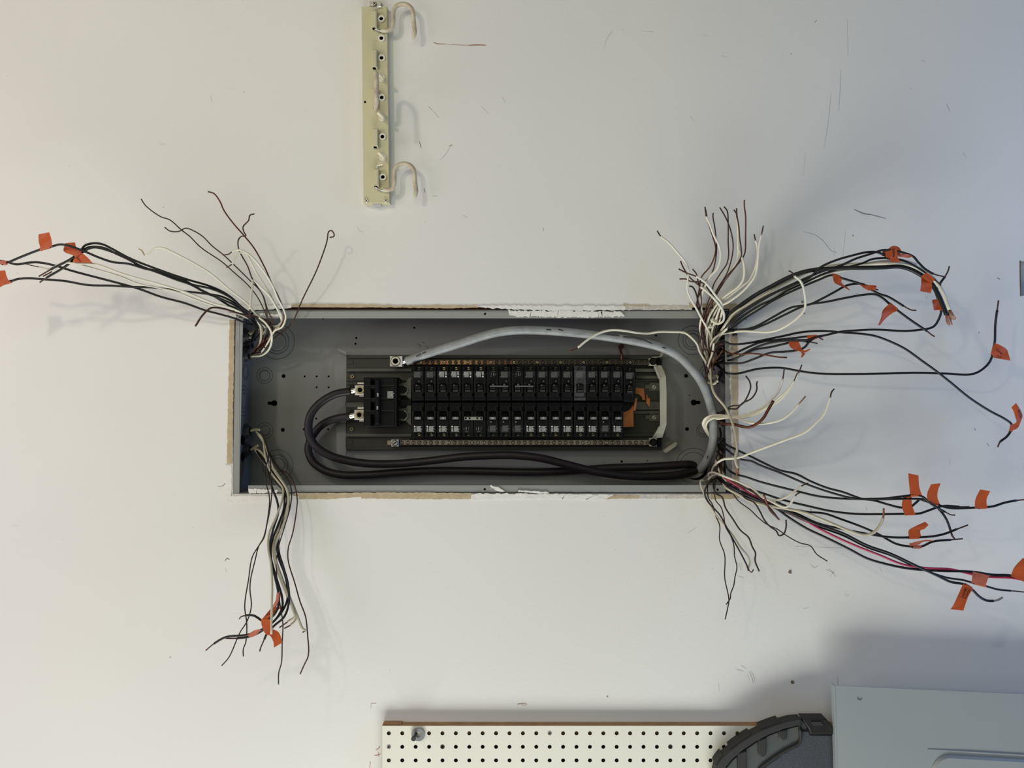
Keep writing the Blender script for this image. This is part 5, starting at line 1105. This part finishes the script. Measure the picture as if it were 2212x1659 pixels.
# --- right of the box, upper bundle
A1, A2 = -.09, -.11
W('k', 'thickest black stranded wire arching over to the right', [(1548, 725), (1562, 700), (1575, 680), (1594, 664), (1633, 637), (1667.6, 618), (1702, 600), (1729, 589.5), (1756, 583.5), (1785.6, 581), (1827, 579), (1869, 578.5), (1910, 577.5), (1941.5, 576), (1964, 581), (1989, 593.6), (2010, 610), (2025, 633), (2037, 660), (2045, 680)], 0, A2, w=9.5)
W('w', 'thickest white stranded wire lying along the thick black one', [(1550, 728), (1566, 704), (1585, 678), (1610, 662), (1645, 641), (1681.6, 619), (1723, 598), (1756, 583), (1785.6, 576), (1827, 572), (1869, 571), (1910, 569.5), (1941.5, 569.5), (1973, 575.5), (1998, 586.5), (2020.5, 607), (2036, 631), (2051, 670)], 0, A1, w=7.8)
W('k', 'black wire second highest into the top right orange flags', [(1552, 730), (1570, 705), (1600, 678), (1640, 652), (1681.6, 629), (1713, 616), (1748, 600), (1773, 577), (1806, 562), (1848, 550), (1864.6, 546), (1889.5, 544), (1908, 549), (1925, 552)], 0, A1)
W('k', 'black wire highest at the top right orange flags, stripped tip beyond', [(1552, 727), (1572, 700), (1605, 672), (1640, 649), (1690, 624), (1740, 601), (1785, 583), (1819, 572), (1848, 559), (1879, 549), (1906, 540.5), (1921, 540.5), (1948, 545), (1973, 554.5), (1983, 566), (1998, 581), (2016, 591.5), (2040, 598)], 1, A2)
W('k', 'black wire just above the thick white one at the top right', [(1553, 732), (1575, 708), (1605, 682), (1640, 660), (1671, 645.6), (1702, 627), (1733.6, 613), (1785.6, 589), (1862.5, 568.6), (1883, 560), (1906, 557.5), (1921, 557), (1948, 562), (1973, 573), (2000, 590), (2020, 605), (2033, 616.5)], 1, A1, w=4.6)
W('w', 'white wire in the middle of the upper right bundle', [(1545, 740), (1565, 715), (1600, 688), (1640, 664), (1667, 647.6), (1702, 625), (1740, 608), (1773, 597), (1802, 588), (1823, 584), (1860, 573), (1900, 565.5), (1950, 563), (1980, 572)], 0, -.08, w=6)
W('k', 'black wire leaving the upper right bundle through two flags', [(1555, 735), (1578, 712), (1605, 690), (1640, 668), (1667, 651), (1702, 633), (1733.6, 619), (1765, 606), (1798, 594), (1819, 601), (1856, 612), (1875, 619), (1888, 624), (1897, 626)], 1, -.08)
W('k', 'black wire with bright tip right of the two small flags', [(1548, 722), (1563.5, 715), (1586.6, 712.6), (1613.6, 710.7), (1633, 705), (1671.5, 684), (1710, 664), (1748, 658), (1775, 645.6), (1806, 629), (1827, 617.5), (1848, 613), (1864.6, 614), (1881, 625), (1900, 635), (1918.6, 641), (1952, 661), (1968, 669.5), (1979, 670.5)], 2, -.08)
W('k', 'black wire through the flame-shaped flag to a bright tip', [(1550, 726), (1575, 716), (1613.6, 714.5), (1652, 701), (1691, 682), (1729, 664), (1748, 657.5), (1785.6, 652), (1827, 643.5), (1864.6, 637), (1889.5, 636), (1906, 643.5), (1921, 656), (1941.5, 672.6), (1973, 695.5), (2002, 715), (2012, 723), (2019, 727)], 2, -.09)
W('w', 'white wire making a wide loop back up over the right bundle', [(1540, 745), (1550, 728), (1560, 722), (1579, 718), (1604, 715.5), (1633, 716.5), (1658, 717.4), (1681, 712.6), (1706, 699), (1725.5, 683.7), (1737, 670), (1740, 655), (1738, 635), (1734, 617), (1727, 605), (1715.7, 596), (1711, 589), (1704, 585)], 2, -.12, w=5)
W('k', 'long black wire falling right to the curled flag at the edge', [(1552, 745), (1565, 738), (1579, 743.5), (1613.6, 741.5), (1652, 734), (1691, 726), (1729, 718), (1765, 715), (1798, 716), (1817, 718), (1848, 720), (1879, 723.5), (1900, 728.7), (1952, 751.6), (1993.5, 780.7), (2020.5, 800), (2056, 828), (2094, 859), (2137, 887), (2172.5, 906), (2185, 917), (2182.6, 932), (2174, 944), (2160, 955), (2155, 966)], 1, -.07)
W('k', 'long black wire turning up through the square flag at upper right', [(1548, 780), (1556, 774), (1584.7, 764.7), (1613.6, 751), (1642.5, 739.6), (1681, 734), (1720, 730), (1741, 727), (1773, 726), (1819, 716), (1848, 714), (1889.5, 712), (1952, 715), (1983, 713), (2016, 706), (2029, 687), (2033, 670.5), (2026, 645), (2022, 632), (2031, 612), (2041, 598), (2048, 585), (2050.7, 575)], 2, -.075)
W('k', 'black wire bundled at the small dark-taped cluster, highest', [(1548, 788), (1560, 783), (1594, 772), (1623, 755), (1652, 743.5), (1681, 737.7), (1720, 735), (1745, 734), (1765, 728), (1772, 731), (1778, 734)], 2, -.065)
W('k', 'black wire bundled at the small dark-taped cluster, middle', [(1546, 786), (1560, 780), (1584.7, 776), (1613.6, 762.7), (1633, 755), (1667.6, 749), (1691, 743.5), (1706, 740), (1725, 736), (1745, 738), (1766, 742)], 1, -.06)
W('k', 'black wire hooking up into the small dark-taped cluster', [(1540, 790), (1550, 785), (1575, 785), (1604, 784), (1633, 774), (1662, 762.7), (1691, 760), (1720, 757), (1737, 751), (1748.6, 737.7), (1760, 731), (1777, 727)], 1, -.07)
W('e', 'copper wire pointing right under the small taped cluster', [(1552, 745), (1563.5, 753), (1575, 762.7), (1604, 765.6), (1619, 763.7), (1644.5, 765.6), (1681, 771.4), (1700, 772.4)], 0, -.06, w=3.6)
W('k', 'long black wire running level right then up through the written flag', [(1545, 785), (1554, 794), (1563.5, 803), (1575, 807), (1594, 807), (1633, 797.5), (1662, 794.6), (1691, 795), (1729, 802), (1770, 807), (1850, 808), (1950, 806), (1980, 805.5), (2043, 807), (2094, 809), (2114, 803), (2137, 783), (2144.6, 762.6), (2149, 737), (2150, 702), (2154, 670), (2157, 649)], 1, -.06)

# --- right of the box, middle
W('d', 'dark copper wire kinked upward, left of two at mid right', [(1535, 893), (1549, 891.6), (1562, 890), (1569, 884), (1581, 877), (1600, 875), (1608.5, 867), (1618.6, 847), (1621.5, 835), (1619, 823.6), (1611, 812)], 0, -.05, w=3.4)
W('d', 'dark copper wire curving upward, right of two at mid right', [(1535, 895), (1550, 893), (1572, 884), (1581, 883), (1591, 883), (1604, 871), (1623, 861), (1633, 847), (1635, 838), (1634.5, 829), (1636, 823.6)], 0, -.045, w=3.4)
LP = [(1536, 950), (1523, 930.7), (1518, 917), (1524, 905.6), (1536.5, 900)]
W('w', 'white wire curving up with the highest tip at mid right', [(x, y - 2) for x, y in LP] + [(1549, 896.7), (1572, 898), (1594, 899.6), (1616, 894.5), (1644.6, 881.5), (1666, 864), (1682, 845), (1691, 818), (1694, 797.6)], 1, -.07)
W('w', 'white wire curving up at mid right, upper of a close pair', [(x + 2, y) for x, y in LP] + [(1550, 899.6), (1579.6, 900), (1601, 901), (1630, 893), (1659, 878.6), (1681, 861), (1702.5, 841), (1715.5, 822), (1723, 805)], 1, -.08)
W('w', 'white wire curving up at mid right, lower of a close pair', [(x + 5, y + 2) for x, y in LP] + [(1550, 902), (1579.6, 902.5), (1604, 902.5), (1630, 896), (1666, 877), (1688, 861), (1705.4, 841), (1725, 806), (1732, 788)], 1, -.075)
W('w', 'white wire sagging right then up below the thick copper', [(x + 7, y + 3) for x, y in LP] + [(1550, 904.6), (1572, 902.5), (1592.6, 903), (1610, 910.4), (1630, 914.8), (1647.5, 915.5), (1685, 907.5), (1705.4, 894.5), (1727, 871), (1740, 856)], 1, -.07, tm='copper')
W('e', 'thickest bare copper conductor curving up at mid right', [(1540, 902), (1552, 907.5), (1565, 916), (1587, 917), (1601, 920.6), (1618.6, 922.7), (1634.5, 916), (1649, 903), (1659, 886), (1671, 865.6)], 0, -.07, w=6.4)
W('w', 'longest white wire rising far right from the lower corner', [(1538, 1025), (1538, 1019), (1542, 1008), (1553, 997), (1565, 991.5), (1594, 989), (1623, 978), (1652, 967), (1695, 951), (1738.7, 933.6), (1760, 916), (1779, 896), (1788, 876), (1793.6, 858), (1796.5, 847), (1802, 840)], 2, -.09, w=5)
W('b', 'ivory wire hanging down across the right lip, frayed tip', [(1528, 770), (1534.5, 799), (1536.5, 828), (1544, 851.5), (1567, 880), (1579, 905.5), (1586.6, 928.6), (1590, 950), (1592, 971), (1588.5, 985), (1589.5, 1000), (1594, 1011), (1594, 1017), (1591, 1026)], 2, -.06, y0=.03, w=5.4, tm='copper')
W('w', 'white wire lying inside the box over the grey cable', [(1535, 800), (1523, 780), (1511, 759), (1505.6, 743.5), (1492, 728), (1478.6, 719), (1448, 717), (1422, 717), (1399, 720.6), (1375, 719), (1352, 715), (1326, 713), (1308.5, 715), (1287.6, 722.7), (1265, 737), (1248, 750.7), (1229, 760)], 1, yl=(.03, -.002), w=4.8, tm='ground3')

# --- right of the box, lower bundle
W('k', 'black wire highest of the two falling to the lower right flags', [(1548, 945), (1557.7, 954), (1571, 961.5), (1594, 973), (1623, 986.6), (1662, 1006), (1685, 1016), (1720, 1024), (1751, 1039.6), (1787, 1054), (1821, 1063), (1860, 1077), (1888, 1081), (1919, 1090), (1948, 1096.5), (1968, 1094), (1976, 1088), (1985, 1080)], 0, -.08)
W('k', 'black wire second of the two falling to the lower right flags', [(1548, 950), (1560, 961.5), (1575, 975), (1600, 992), (1623, 996), (1640, 1004), (1692, 1024), (1743, 1046), (1795, 1064), (1847, 1077), (1880, 1077.5), (1919, 1076), (1950, 1072), (1989, 1071), (2012, 1089), (2041, 1105.5), (2054, 1112), (2063, 1112.7)], 2, -.09)
W('k', 'black wire running straight to the flag nearest the right edge', [(1550, 975), (1563.5, 994), (1571, 1012), (1586.6, 1023), (1614, 1031), (1640, 1040), (1717.6, 1060), (1769, 1072), (1821, 1077), (1899, 1078.5), (1989, 1078), (2015, 1083.5), (2033, 1092.6), (2054, 1097.7), (2105.5, 1096.5), (2144, 1094), (2170, 1086), (2196, 1081), (2216, 1079)], 1, -.10, tm='ground3')
W('k', 'black wire through the lowest of the four standing flags', [(1550, 1015), (1560, 1033), (1594, 1050), (1640, 1063), (1692, 1080), (1743, 1092.6), (1795, 1104), (1847, 1110), (1899, 1110.7), (1950, 1110), (1986.5, 1109), (2002, 1104), (2028, 1095), (2043, 1092.6), (2072, 1094.6), (2094, 1094.6)], 1, -.08)
W('k', 'black wire through the pink folded flag at lower right', [(1548, 1025), (1562, 1040), (1590, 1056), (1640, 1078), (1680, 1093), (1743, 1105.5), (1780, 1109), (1816, 1121), (1862, 1138), (1899, 1154.6), (1917, 1165), (1937, 1175), (1966, 1180.5), (1989, 1181), (2015, 1170), (2054, 1166), (2079.6, 1163.7)], 1, -.07)
W('k', 'black wire through the hooked flag at lower right', [(1550, 1030), (1570, 1047), (1605, 1066), (1660, 1088), (1717.6, 1108), (1769, 1131), (1821, 1143), (1873, 1153), (1919, 1160), (1963, 1161), (2015, 1158.5), (2041, 1153), (2067, 1143), (2091, 1134)], 1, -.08)
W('k', 'short black wire dropping between two of the lower right flags', [(1984, 1077), (2016, 1090), (2033, 1105), (2044, 1121), (2050, 1135), (2054, 1148), (2057, 1157), (2062, 1164)], 2, -.075, tipw=.8)
W('r', 'red wire in the lower right bundle', [(1552, 1020), (1573, 1037), (1594, 1050), (1623, 1067.6), (1660, 1085), (1700, 1105), (1733, 1120), (1756, 1134), (1795, 1154.6), (1847, 1178), (1899, 1198.6), (1950, 1219), (2002, 1227), (2054, 1229.6), (2098, 1240), (2136.5, 1246), (2183, 1248), (2230, 1256)], 0, -.085)
W('k', 'lowest black wire of the lower right bundle, beside the red one', [(1550, 1028), (1570, 1045), (1610, 1066), (1650, 1085), (1676, 1097.7), (1704.6, 1118), (1743, 1141.7), (1782, 1160), (1834, 1185.6), (1873, 1206), (1917, 1219), (1963, 1228), (2028, 1233), (2100, 1235), (2144, 1241.5), (2183, 1243), (2230, 1254)], 0, -.095, w=5.4)
W('k', 'black wire to the flag lettered Washing Machine', [(1552, 1032), (1575, 1050), (1615, 1070), (1660, 1088), (1699.5, 1104), (1756, 1129), (1821, 1152), (1873, 1178), (1924, 1196), (1976, 1220.5), (2023, 1242.5), (2054, 1257), (2080, 1261.5), (2098, 1272), (2116, 1289), (2131, 1297), (2146, 1298), (2158, 1295), (2166, 1290)], 2, -.11, w=5.6, tm='steel', tipw=.75)
W('k', 'black wire above the lettered flag running to the right edge', [(1550, 1034), (1572, 1052), (1615, 1074), (1660, 1091), (1699, 1107), (1757, 1133), (1822, 1157), (1873, 1182), (1925, 1200), (1977, 1224), (2020, 1240), (2048.6, 1248.5), (2080, 1253), (2098, 1258), (2129, 1266), (2157, 1273.6), (2183, 1276), (2214, 1279)], 1, -.09, w=4.4)
W('w', 'white wire bending up with the higher tip, lower right bundle', [(1534, 1034), (1530.5, 1027), (1533, 1022), (1544, 1021), (1565, 1029), (1594, 1040.6), (1623, 1054), (1642.5, 1069.5), (1662, 1079), (1681, 1080), (1702, 1071.5), (1718, 1060), (1731, 1050), (1746, 1043.5)], 1, -.07)
W('w', 'white wire bending up with the lower tip, lower right bundle', [(1530, 1036), (1536, 1030), (1548, 1025), (1575, 1033), (1604, 1050), (1633, 1067.6), (1662, 1081), (1687, 1093.7), (1698.5, 1095.6), (1708, 1087), (1718, 1070.5), (1729, 1063)], 1, -.075)
W('b', 'thick ivory wire curling up at its end, lower right bundle', [(1550, 1025), (1561.5, 1038.7), (1567, 1052), (1594, 1067.6), (1623, 1083), (1662, 1092.7), (1700, 1099), (1743, 1109), (1795, 1130), (1836.5, 1147), (1865, 1155.5), (1885.7, 1151), (1901, 1134), (1907.7, 1118.4), (1909, 1098)], 1, -.095, w=6.2, tm='copper')
W('c', 'copper wire with frayed end below the white bent tips', [(1550, 1022), (1575, 1036), (1606, 1052), (1633, 1067.6), (1652, 1087), (1665, 1100), (1674, 1111), (1681, 1121)], 0, -.06, w=4)
W('e', 'bright copper end standing up against the frayed one', [(1683, 1122), (1672, 1112), (1663, 1102), (1657, 1088), (1650, 1067.6)], 0, -.08, w=4)
W('d', 'dark copper wire running furthest right below the box corner', [(1550, 1030), (1560, 1038), (1579, 1056), (1587, 1072), (1599, 1085.6), (1619, 1099.6), (1639, 1119), (1657, 1133), (1679, 1143), (1699, 1157), (1728.6, 1173), (1750.5, 1179), (1764, 1197), (1787, 1212)], 0, -.06)
W('d', 'dark copper wire hooked upward at its end below the corner', [(1560, 1030), (1575, 1040), (1599, 1060), (1609, 1075.7), (1629, 1085.6), (1641, 1103.5), (1651, 1123), (1663, 1137), (1677, 1147), (1683, 1157), (1693, 1153), (1698, 1139), (1698, 1123)], 0, -.065, w=3.4)
W('d', 'thick dark wavy copper wire right of those below the corner', [(1547, 1032), (1542, 1045), (1541.6, 1054), (1546.6, 1066), (1559.6, 1073.7), (1567.5, 1097.6), (1583, 1121), (1599, 1145), (1617, 1161), (1625, 1181), (1632, 1195), (1631, 1211), (1640, 1234)], 0, -.06, w=3.5)
W('d', 'dark copper wire crossing over near the lowest tip', [(1545, 1032), (1544.6, 1046), (1545.6, 1079.7), (1557.6, 1095.6), (1563.5, 1115.5), (1567, 1137), (1579, 1159), (1585.4, 1179), (1587, 1203), (1592, 1225), (1588, 1245), (1585, 1264.6), (1578.5, 1282.5), (1577.5, 1292.5), (1568.5, 1306)], 0, -.055)
W('d', 'dark copper wire hanging lowest below the right corner', [(1538, 1034), (1528.7, 1050), (1529.7, 1073.7), (1539.7, 1091.6), (1545.6, 1113.5), (1554.6, 1135), (1554.6, 1167), (1565.5, 1199), (1565.5, 1248.7), (1573.5, 1286.5), (1574.5, 1298), (1566.5, 1338)], 0, -.06)
W('d', 'dark copper wire lying along the ivory one below the corner', [(1543.6, 1034), (1527.7, 1048), (1521.8, 1063.8), (1527.7, 1081.7), (1541.7, 1097.6), (1555.6, 1113.5), (1569.5, 1139), (1583.4, 1165), (1599, 1193), (1613, 1221), (1617, 1233)], 0, -.05, w=3.5)
W('b', 'ivory wire with a curled tip hanging below the right corner', [(1548, 1040), (1530, 1041), (1514, 1038), (1513, 1046), (1520, 1064), (1530, 1083.6), (1545.6, 1111.5), (1565.5, 1135), (1583.4, 1157), (1599, 1181), (1615, 1201), (1620, 1215), (1617, 1229), (1623, 1236), (1628, 1230)], 2, -.05, w=4)
CL = ['leftmost of two coppers', 'the short one', 'rightmost of the coppers', 'bending out over the lip', 'upright beside the side wall', 'high behind the grey cable', 'dropping to the lip', 'lying under the black bundle', 'inside the black bundle', 'shortest at the very corner']
for kd, pts in [('c', [(1550, 960), (1553, 975), (1548, 990), (1556, 1010), (1560, 1030)]), ('e', [(1548, 975), (1556, 985), (1552, 1000), (1547, 1020)]), ('c', [(1556, 965), (1561, 985), (1558, 1005), (1566, 1025)]), ('w', [(1545, 1000), (1551, 985), (1549, 1000), (1556, 1022), (1570, 1040)]),
                ('b', [(1560, 975), (1563, 995), (1560, 1010), (1564, 1030)]), ('k', [(1555, 925), (1557, 940), (1553, 955)]), ('k', [(1558, 1000), (1566, 1020), (1578, 1040)]), ('w', [(1560, 1030), (1575, 1050), (1600, 1068), (1640, 1084)]), ('k', [(1560, 1026), (1580, 1046), (1620, 1066), (1665, 1080), (1700, 1094)]), ('k', [(1558, 1036), (1568, 1052), (1573, 1060)])]:
    nm = {'w': 'white', 'b': 'ivory', 'c': 'copper', 'e': 'reddish copper', 'k': 'black'}[kd]
    W(kd, nm + ' wire crowded in the lower right corner, ' + CL.pop(0), pts, yl=(.06, -.01), group='wires crowded at the lower right corner')
# frayed strands of the two thick stranded wires
for base, tips, lab in (((2046, 681), [(2046, 700), (2049, 702), (2052, 703), (2055, 700), (2057, 701)], 'black'), ((2052, 672), [(2056, 690), (2060, 691), (2063, 690), (2065, 688)], 'white')):
    ow = [o for o in COL.objects if o.get('label', '').startswith('thickest ' + lab)][0]
    fl = [f for f in PATHS if math.hypot(f[-1][0] - base[0], f[-1][1] - base[1]) < 12][0] if True else None
    yb_ = fl[-1][2].y; g = G()
    for i, t in enumerate(tips):
        b = P(base[0] + (i - 2) * 1.5, base[1] - 3 + abs(i - 2) * .3, yb_)
        g.tube(cat_rom([b, P(base[0] + (t[0] - base[0]) * .5 + (i - 2) * 1.2, base[1] + (t[1] - base[1]) * .5, yb_ - .002), P(t[0], t[1], yb_)], 4), .0008, 5)
    g.build('frayed_strands', M['copper'], ow, 'all')

# ------------------------------------------------------------------ orange tape flags
def nearest(x, y):
    best = None
    for f in PATHS:
        for i, q in enumerate(f):
            d = math.hypot(q[0] - x, q[1] - y)
            if d > 14: continue
            sc_ = d + (q[2].y + .12) * 60
            if best is None or sc_ < best[0]: best = (sc_, f, i)
    return best
def flag(label, L, R, anchor, pink=False, curl=0.006, wrap=8.0, txt=None, dy=-0.0035):
    """tape flag between two edges of the picture frame, stuck round the nearest wire at ANCHOR"""
    nb = nearest(*anchor); ya = nb[1][nb[2]][2].y + dy
    m = M['tape_pink' if pink else 'tape']
    n = max(len(L), len(R))
    Lc = cat_rom([Vector((p[0], p[1], 0)) for p in L], 4); Rc = cat_rom([Vector((p[0], p[1], 0)) for p in R], 4)
    k = max(len(Lc), len(Rc)); pick = lambda C, t: C[min(len(C) - 1, int(round(t * (len(C) - 1))))]
    nx = 4; V = []; rows = []
    for i in range(k):
        t = i / (k - 1); a, b = pick(Lc, t), pick(Rc, t)
        for j in range(nx + 1):
            u = j / nx; p = a.lerp(b, u); d = math.hypot(p.x - anchor[0], p.y - anchor[1])
            y = ya - curl * min(1, d / 40) * (0.6 + 0.5 * math.sin(2.3 * u + 3 * t)) + 0.0008 * math.sin(9 * t + 4 * u)
            V.append(P(p.x, p.y, y))
    N = len(V); V += [v + Vector((0, .0004, 0)) for v in V]; F = []
    for i in range(k - 1):
        for j in range(nx):
            a = i * (nx + 1) + j; q = (a, a + 1, a + nx + 2, a + nx + 1); F.append(q[::-1]); F.append(tuple(x + N for x in q))
    rim = [j for j in range(nx + 1)] + [i * (nx + 1) + nx for i in range(1, k)] + [(k - 1) * (nx + 1) + j for j in range(nx - 1, -1, -1)] + [i * (nx + 1) for i in range(k - 2, 0, -1)]
    for a, b in zip(rim, rim[1:] + rim[:1]): F.append((a, b, b + N, a + N))
    g = G(); g.add(V, F); o = g.build('tape_flag', m, None, True); setp(o, label, 'tape flag', 'orange tape flags on the wires')
    if wrap:
        f, i = nb[1], nb[2]; seg = [q for q in f if math.hypot(q[0] - f[i][0], q[1] - f[i][1]) < wrap]
        if len(seg) > 1:
            g = G(); g.tube([q[2] for q in seg], f[i][3] * 1.25 + .0004, 9, False); g.build('tape_wrap', m, o, True)
    for (body, x, y, h, rot) in (txt or []):
        Vt, Ft = text_mesh(body, 0.012); c = P(x, y, ya); sc = h * S(ya) / 0.7; a = math.radians(rot); g = G(); pts = []
        for v in Vt:
            X, Z = c.x + sc * (v.x * math.cos(a) - v.y * math.sin(a)), c.z + sc * (v.x * math.sin(a) + v.y * math.cos(a))
            dmin = min(V[:N], key=lambda q: (q.x - X) ** 2 + (q.z - Z) ** 2); pts.append((X, dmin.y - .0009, Z))
        g.add(pts, Ft); g.build('lettering', M['ink'], o)
    return o
flag('orange tape flag standing up on the topmost wire at far left', [(83, 506), (83.5, 521), (88, 539)], [(106, 501.6), (110.7, 517), (113, 532)], (100, 536), wrap=14)
flag('torn orange tape end above the upper left bundle', [(140, 525), (150, 532), (160, 536)], [(162, 523.5), (163, 530), (165, 534)], (158, 535), curl=.002, wrap=0, dy=.004)
flag('crumpled orange tape folded round the upper left bundle', [(139, 531), (137, 540), (140, 545), (160, 553), (163, 558)], [(150, 532), (165, 537), (172, 541), (176, 544), (172, 551)], (168, 550), curl=.003, wrap=0, dy=-.005)
flag('orange tape flag with a marker word hanging from upper left bundle', [(165, 553), (158, 562), (160, 567)], [(177, 546), (190, 557), (200, 568)], (166, 550), curl=.002, wrap=0, dy=-.004, txt=[('Wkm', 171, 561, 3.6, -45)])
flag('pink orange tape end at the left edge, upper of two', [(-14, 560), (-14, 574)], [(14, 564), (13, 569)], (10, 567), True, wrap=5)
flag('orange tape flag cut by the left edge of the view', [(-20, 586), (-20, 605), (-20, 632)], [(11, 584), (14, 597), (20, 609)], (18, 609), wrap=6)
flag('narrow pink tape strip at the top of the lower left cluster', [(598, 1280), (594.5, 1299), (580, 1320), (566, 1337)], [(601.5, 1281), (602, 1301), (591, 1318), (578, 1336)], (600, 1283), True, curl=.003, wrap=6)
flag('bright orange tape strip crossing the lower left cluster', [(591, 1310), (580, 1325), (567, 1337)], [(607, 1312), (592, 1327), (580, 1338)], (604, 1312), curl=.003, wrap=0, dy=-.005)
flag('widest orange tape flag curling down from the lower left cluster', [(564, 1337), (565, 1350), (574, 1370), (583, 1373), (590, 1385), (592, 1399)], [(583, 1338), (585, 1350), (588, 1358), (601, 1365), (607, 1377), (610, 1388)], (572, 1345), curl=.004, wrap=0, dy=-.004)
flag('pink orange tape wrapped on two black wires at lower left', [(532, 1372), (545, 1364), (556, 1359.5), (563, 1360)], [(541, 1377), (550, 1374), (556, 1369), (563, 1362)], (548, 1369), True, curl=.001, wrap=0)
flag('crumpled red orange tape at the top right cluster, hindmost', [(1907, 543), (1919, 537), (1929, 531), (1941, 533.5), (1947, 541)], [(1904, 552), (1916, 555), (1930, 553), (1941, 551), (1946, 548)], (1930, 544), curl=.002, wrap=0, dy=.012)
flag('orange tape flag lettered MASTER at the top right cluster', [(1912, 545), (1915, 556), (1923, 557), (1923.5, 566)], [(1938, 535), (1938, 550), (1940, 557), (1945.5, 566)], (1928, 556), curl=.001, wrap=10, txt=[('MASTE', 1930, 546.5, 4.2, 90)], dy=-.022)
flag('pale pink tape wing right of the top right cluster', [(1939, 551), (1950, 548), (1962, 549.5), (1971, 553)], [(1940, 554), (1951, 556), (1962, 557), (1971, 555)], (1960, 550), True, curl=.002, wrap=0)
flag('orange tape flag hanging from the two thick stranded wires', [(1990, 597), (1990, 612), (1988, 629)], [(2012, 612), (2013.5, 618), (2011, 633)], (2001, 602), curl=.004, wrap=0, dy=-.004)
flag('orange tape wound across the two thick stranded wires', [(1989, 597), (2002, 588.5)], [(2012, 613), (2020.5, 602.5)], (2003, 603), curl=.001, wrap=0, dy=-.009)
flag('square orange tape flag below the thick stranded wires', [(2013.5, 648), (2015, 658), (2018, 670.5)], [(2028, 645), (2034, 656), (2036, 669)], (2032, 662), wrap=12)
flag('orange tape flag twisted to a point, left of the two small ones', [(1799, 594), (1800, 603), (1803, 611), (1820, 619), (1835, 627)], [(1818, 601), (1818, 610), (1823, 616), (1832, 622), (1837, 628)], (1806, 597), wrap=9)
flag('small orange tape flag between two black wires at upper right', [(1857, 615), (1866, 622), (1877, 628)], [(1875, 616), (1886, 617), (1893, 622)], (1880, 621), curl=.002, wrap=10)
flag('small darker tape tab at the tip right of the small flag', [(1878, 615), (1876, 622)], [(1894, 617), (1891, 627)], (1890, 624), curl=.001, wrap=0, dy=-.002)
flag('flame shaped orange tape flag at upper right', [(1921, 656), (1907, 670.5), (1903, 687), (1897, 702)], [(1938.5, 671.5), (1927, 677), (1912, 689), (1901, 703)], (1930, 664), wrap=11)
flag('orange tape flag bulging below the small taped cluster', [(1703, 739), (1706, 748), (1714, 755), (1728, 759)], [(1724, 736), (1728, 744), (1731, 752), (1738, 758)], (1722, 740), wrap=0, curl=.004)
flag('orange tape tail right of the small taped cluster', [(1729, 755), (1735, 757.5), (1750, 753)], [(1732, 762), (1741, 761), (1750.5, 755)], (1735, 752), wrap=0, curl=.003)
flag('thin twisted tape scrap lowest on the small taped cluster', [(1722, 757), (1732, 763), (1730, 772)], [(1726, 758), (1739, 764), (1733, 772)], (1728, 755), wrap=0, curl=.002)
flag('dark orange tape wound on top of the small cluster', [(1743, 724), (1745, 735)], [(1764, 723), (1765, 732)], (1752, 733), wrap=0, curl=.001, dy=-.006)
flag('orange tape flag lettered Kitchen near the right edge', [(2149, 741), (2146, 754), (2144, 766), (2147, 773)], [(2158, 744), (2175, 755), (2179, 766), (2183, 779)], (2146, 758), curl=.002, wrap=13, txt=[('Kitchen', 2158, 760, 4.0, -38), ('T S', 2157.5, 771, 4.2, -8)])
flag('curled dark orange flag with scribble at the right edge', [(2185, 880), (2190, 889), (2193.5, 902), (2196, 911), (2189, 916), (2183, 917)], [(2195, 870.5), (2203, 883), (2209, 898), (2204, 913), (2198, 925), (2184, 931)], (2184, 925), curl=.003, wrap=9, txt=[('BATH', 2200, 894, 5.0, -70)])
flag('tallest standing orange flag, leftmost of the lower right row', [(1962, 1022), (1964, 1046), (1966, 1067)], [(1984, 1027), (1986, 1053), (1992, 1070)], (1978, 1071), wrap=12)
flag('orange tape flag hanging under the tallest one at lower right', [(1953, 1070), (1948, 1091.5), (1952, 1106), (1955, 1114)], [(1969, 1069), (1970, 1090), (1974, 1102), (1978, 1111)], (1964, 1109), wrap=12, dy=-.006)
flag('torn topped orange flag second in the lower right row', [(2011.5, 1046), (2003, 1066), (2004, 1079.6), (2013, 1087.5)], [(2032, 1044), (2026, 1060), (2025, 1074), (2030, 1088)], (2020, 1086), wrap=10)
flag('notched orange flag rightmost in the lower right row', [(2117.6, 1057), (2107, 1079.6), (2106, 1098)], [(2139, 1061), (2131, 1079.6), (2133, 1097)], (2119, 1096), wrap=14)
flag('hooked orange flag below the lower right row', [(1999, 1127), (1977, 1137), (1963, 1146), (1964, 1162)], [(2006, 1134), (1996, 1143), (1988, 1146), (1990, 1159)], (1977, 1161), wrap=13, curl=.004)
flag('pink folded tape flag lowest below the lower right row', [(1964, 1174), (1980, 1170), (2000, 1166), (2018, 1167.5)], [(1965, 1180), (1984, 1177), (1994, 1170.5), (2010, 1169.5)], (1978, 1181), True, wrap=12, curl=.003)
flag('shiny pink orange tape joining two wires at the lower right', [(2101.7, 1234.5), (2098.5, 1258.7)], [(2137, 1243), (2128, 1267)], (2114, 1262), True, wrap=14, curl=.003, dy=-.008)
flag('orange tape flag lettered Washing Machine at lower right', [(2080.7, 1261), (2070, 1285), (2058, 1310), (2053, 1316)], [(2102, 1272), (2092, 1288), (2086, 1304), (2081, 1319)], (2092, 1267), curl=.002, wrap=12, txt=[('Washing', 2088.5, 1283, 4.6, -112), ('Machine', 2081.5, 1281, 4.6, -112)])
flag('large orange tape flag cut by the right edge at the bottom', [(2209, 1206), (2191, 1226), (2183.5, 1245)], [(2245, 1205), (2245, 1235), (2230, 1264)], (2190, 1246), wrap=0, curl=.004)
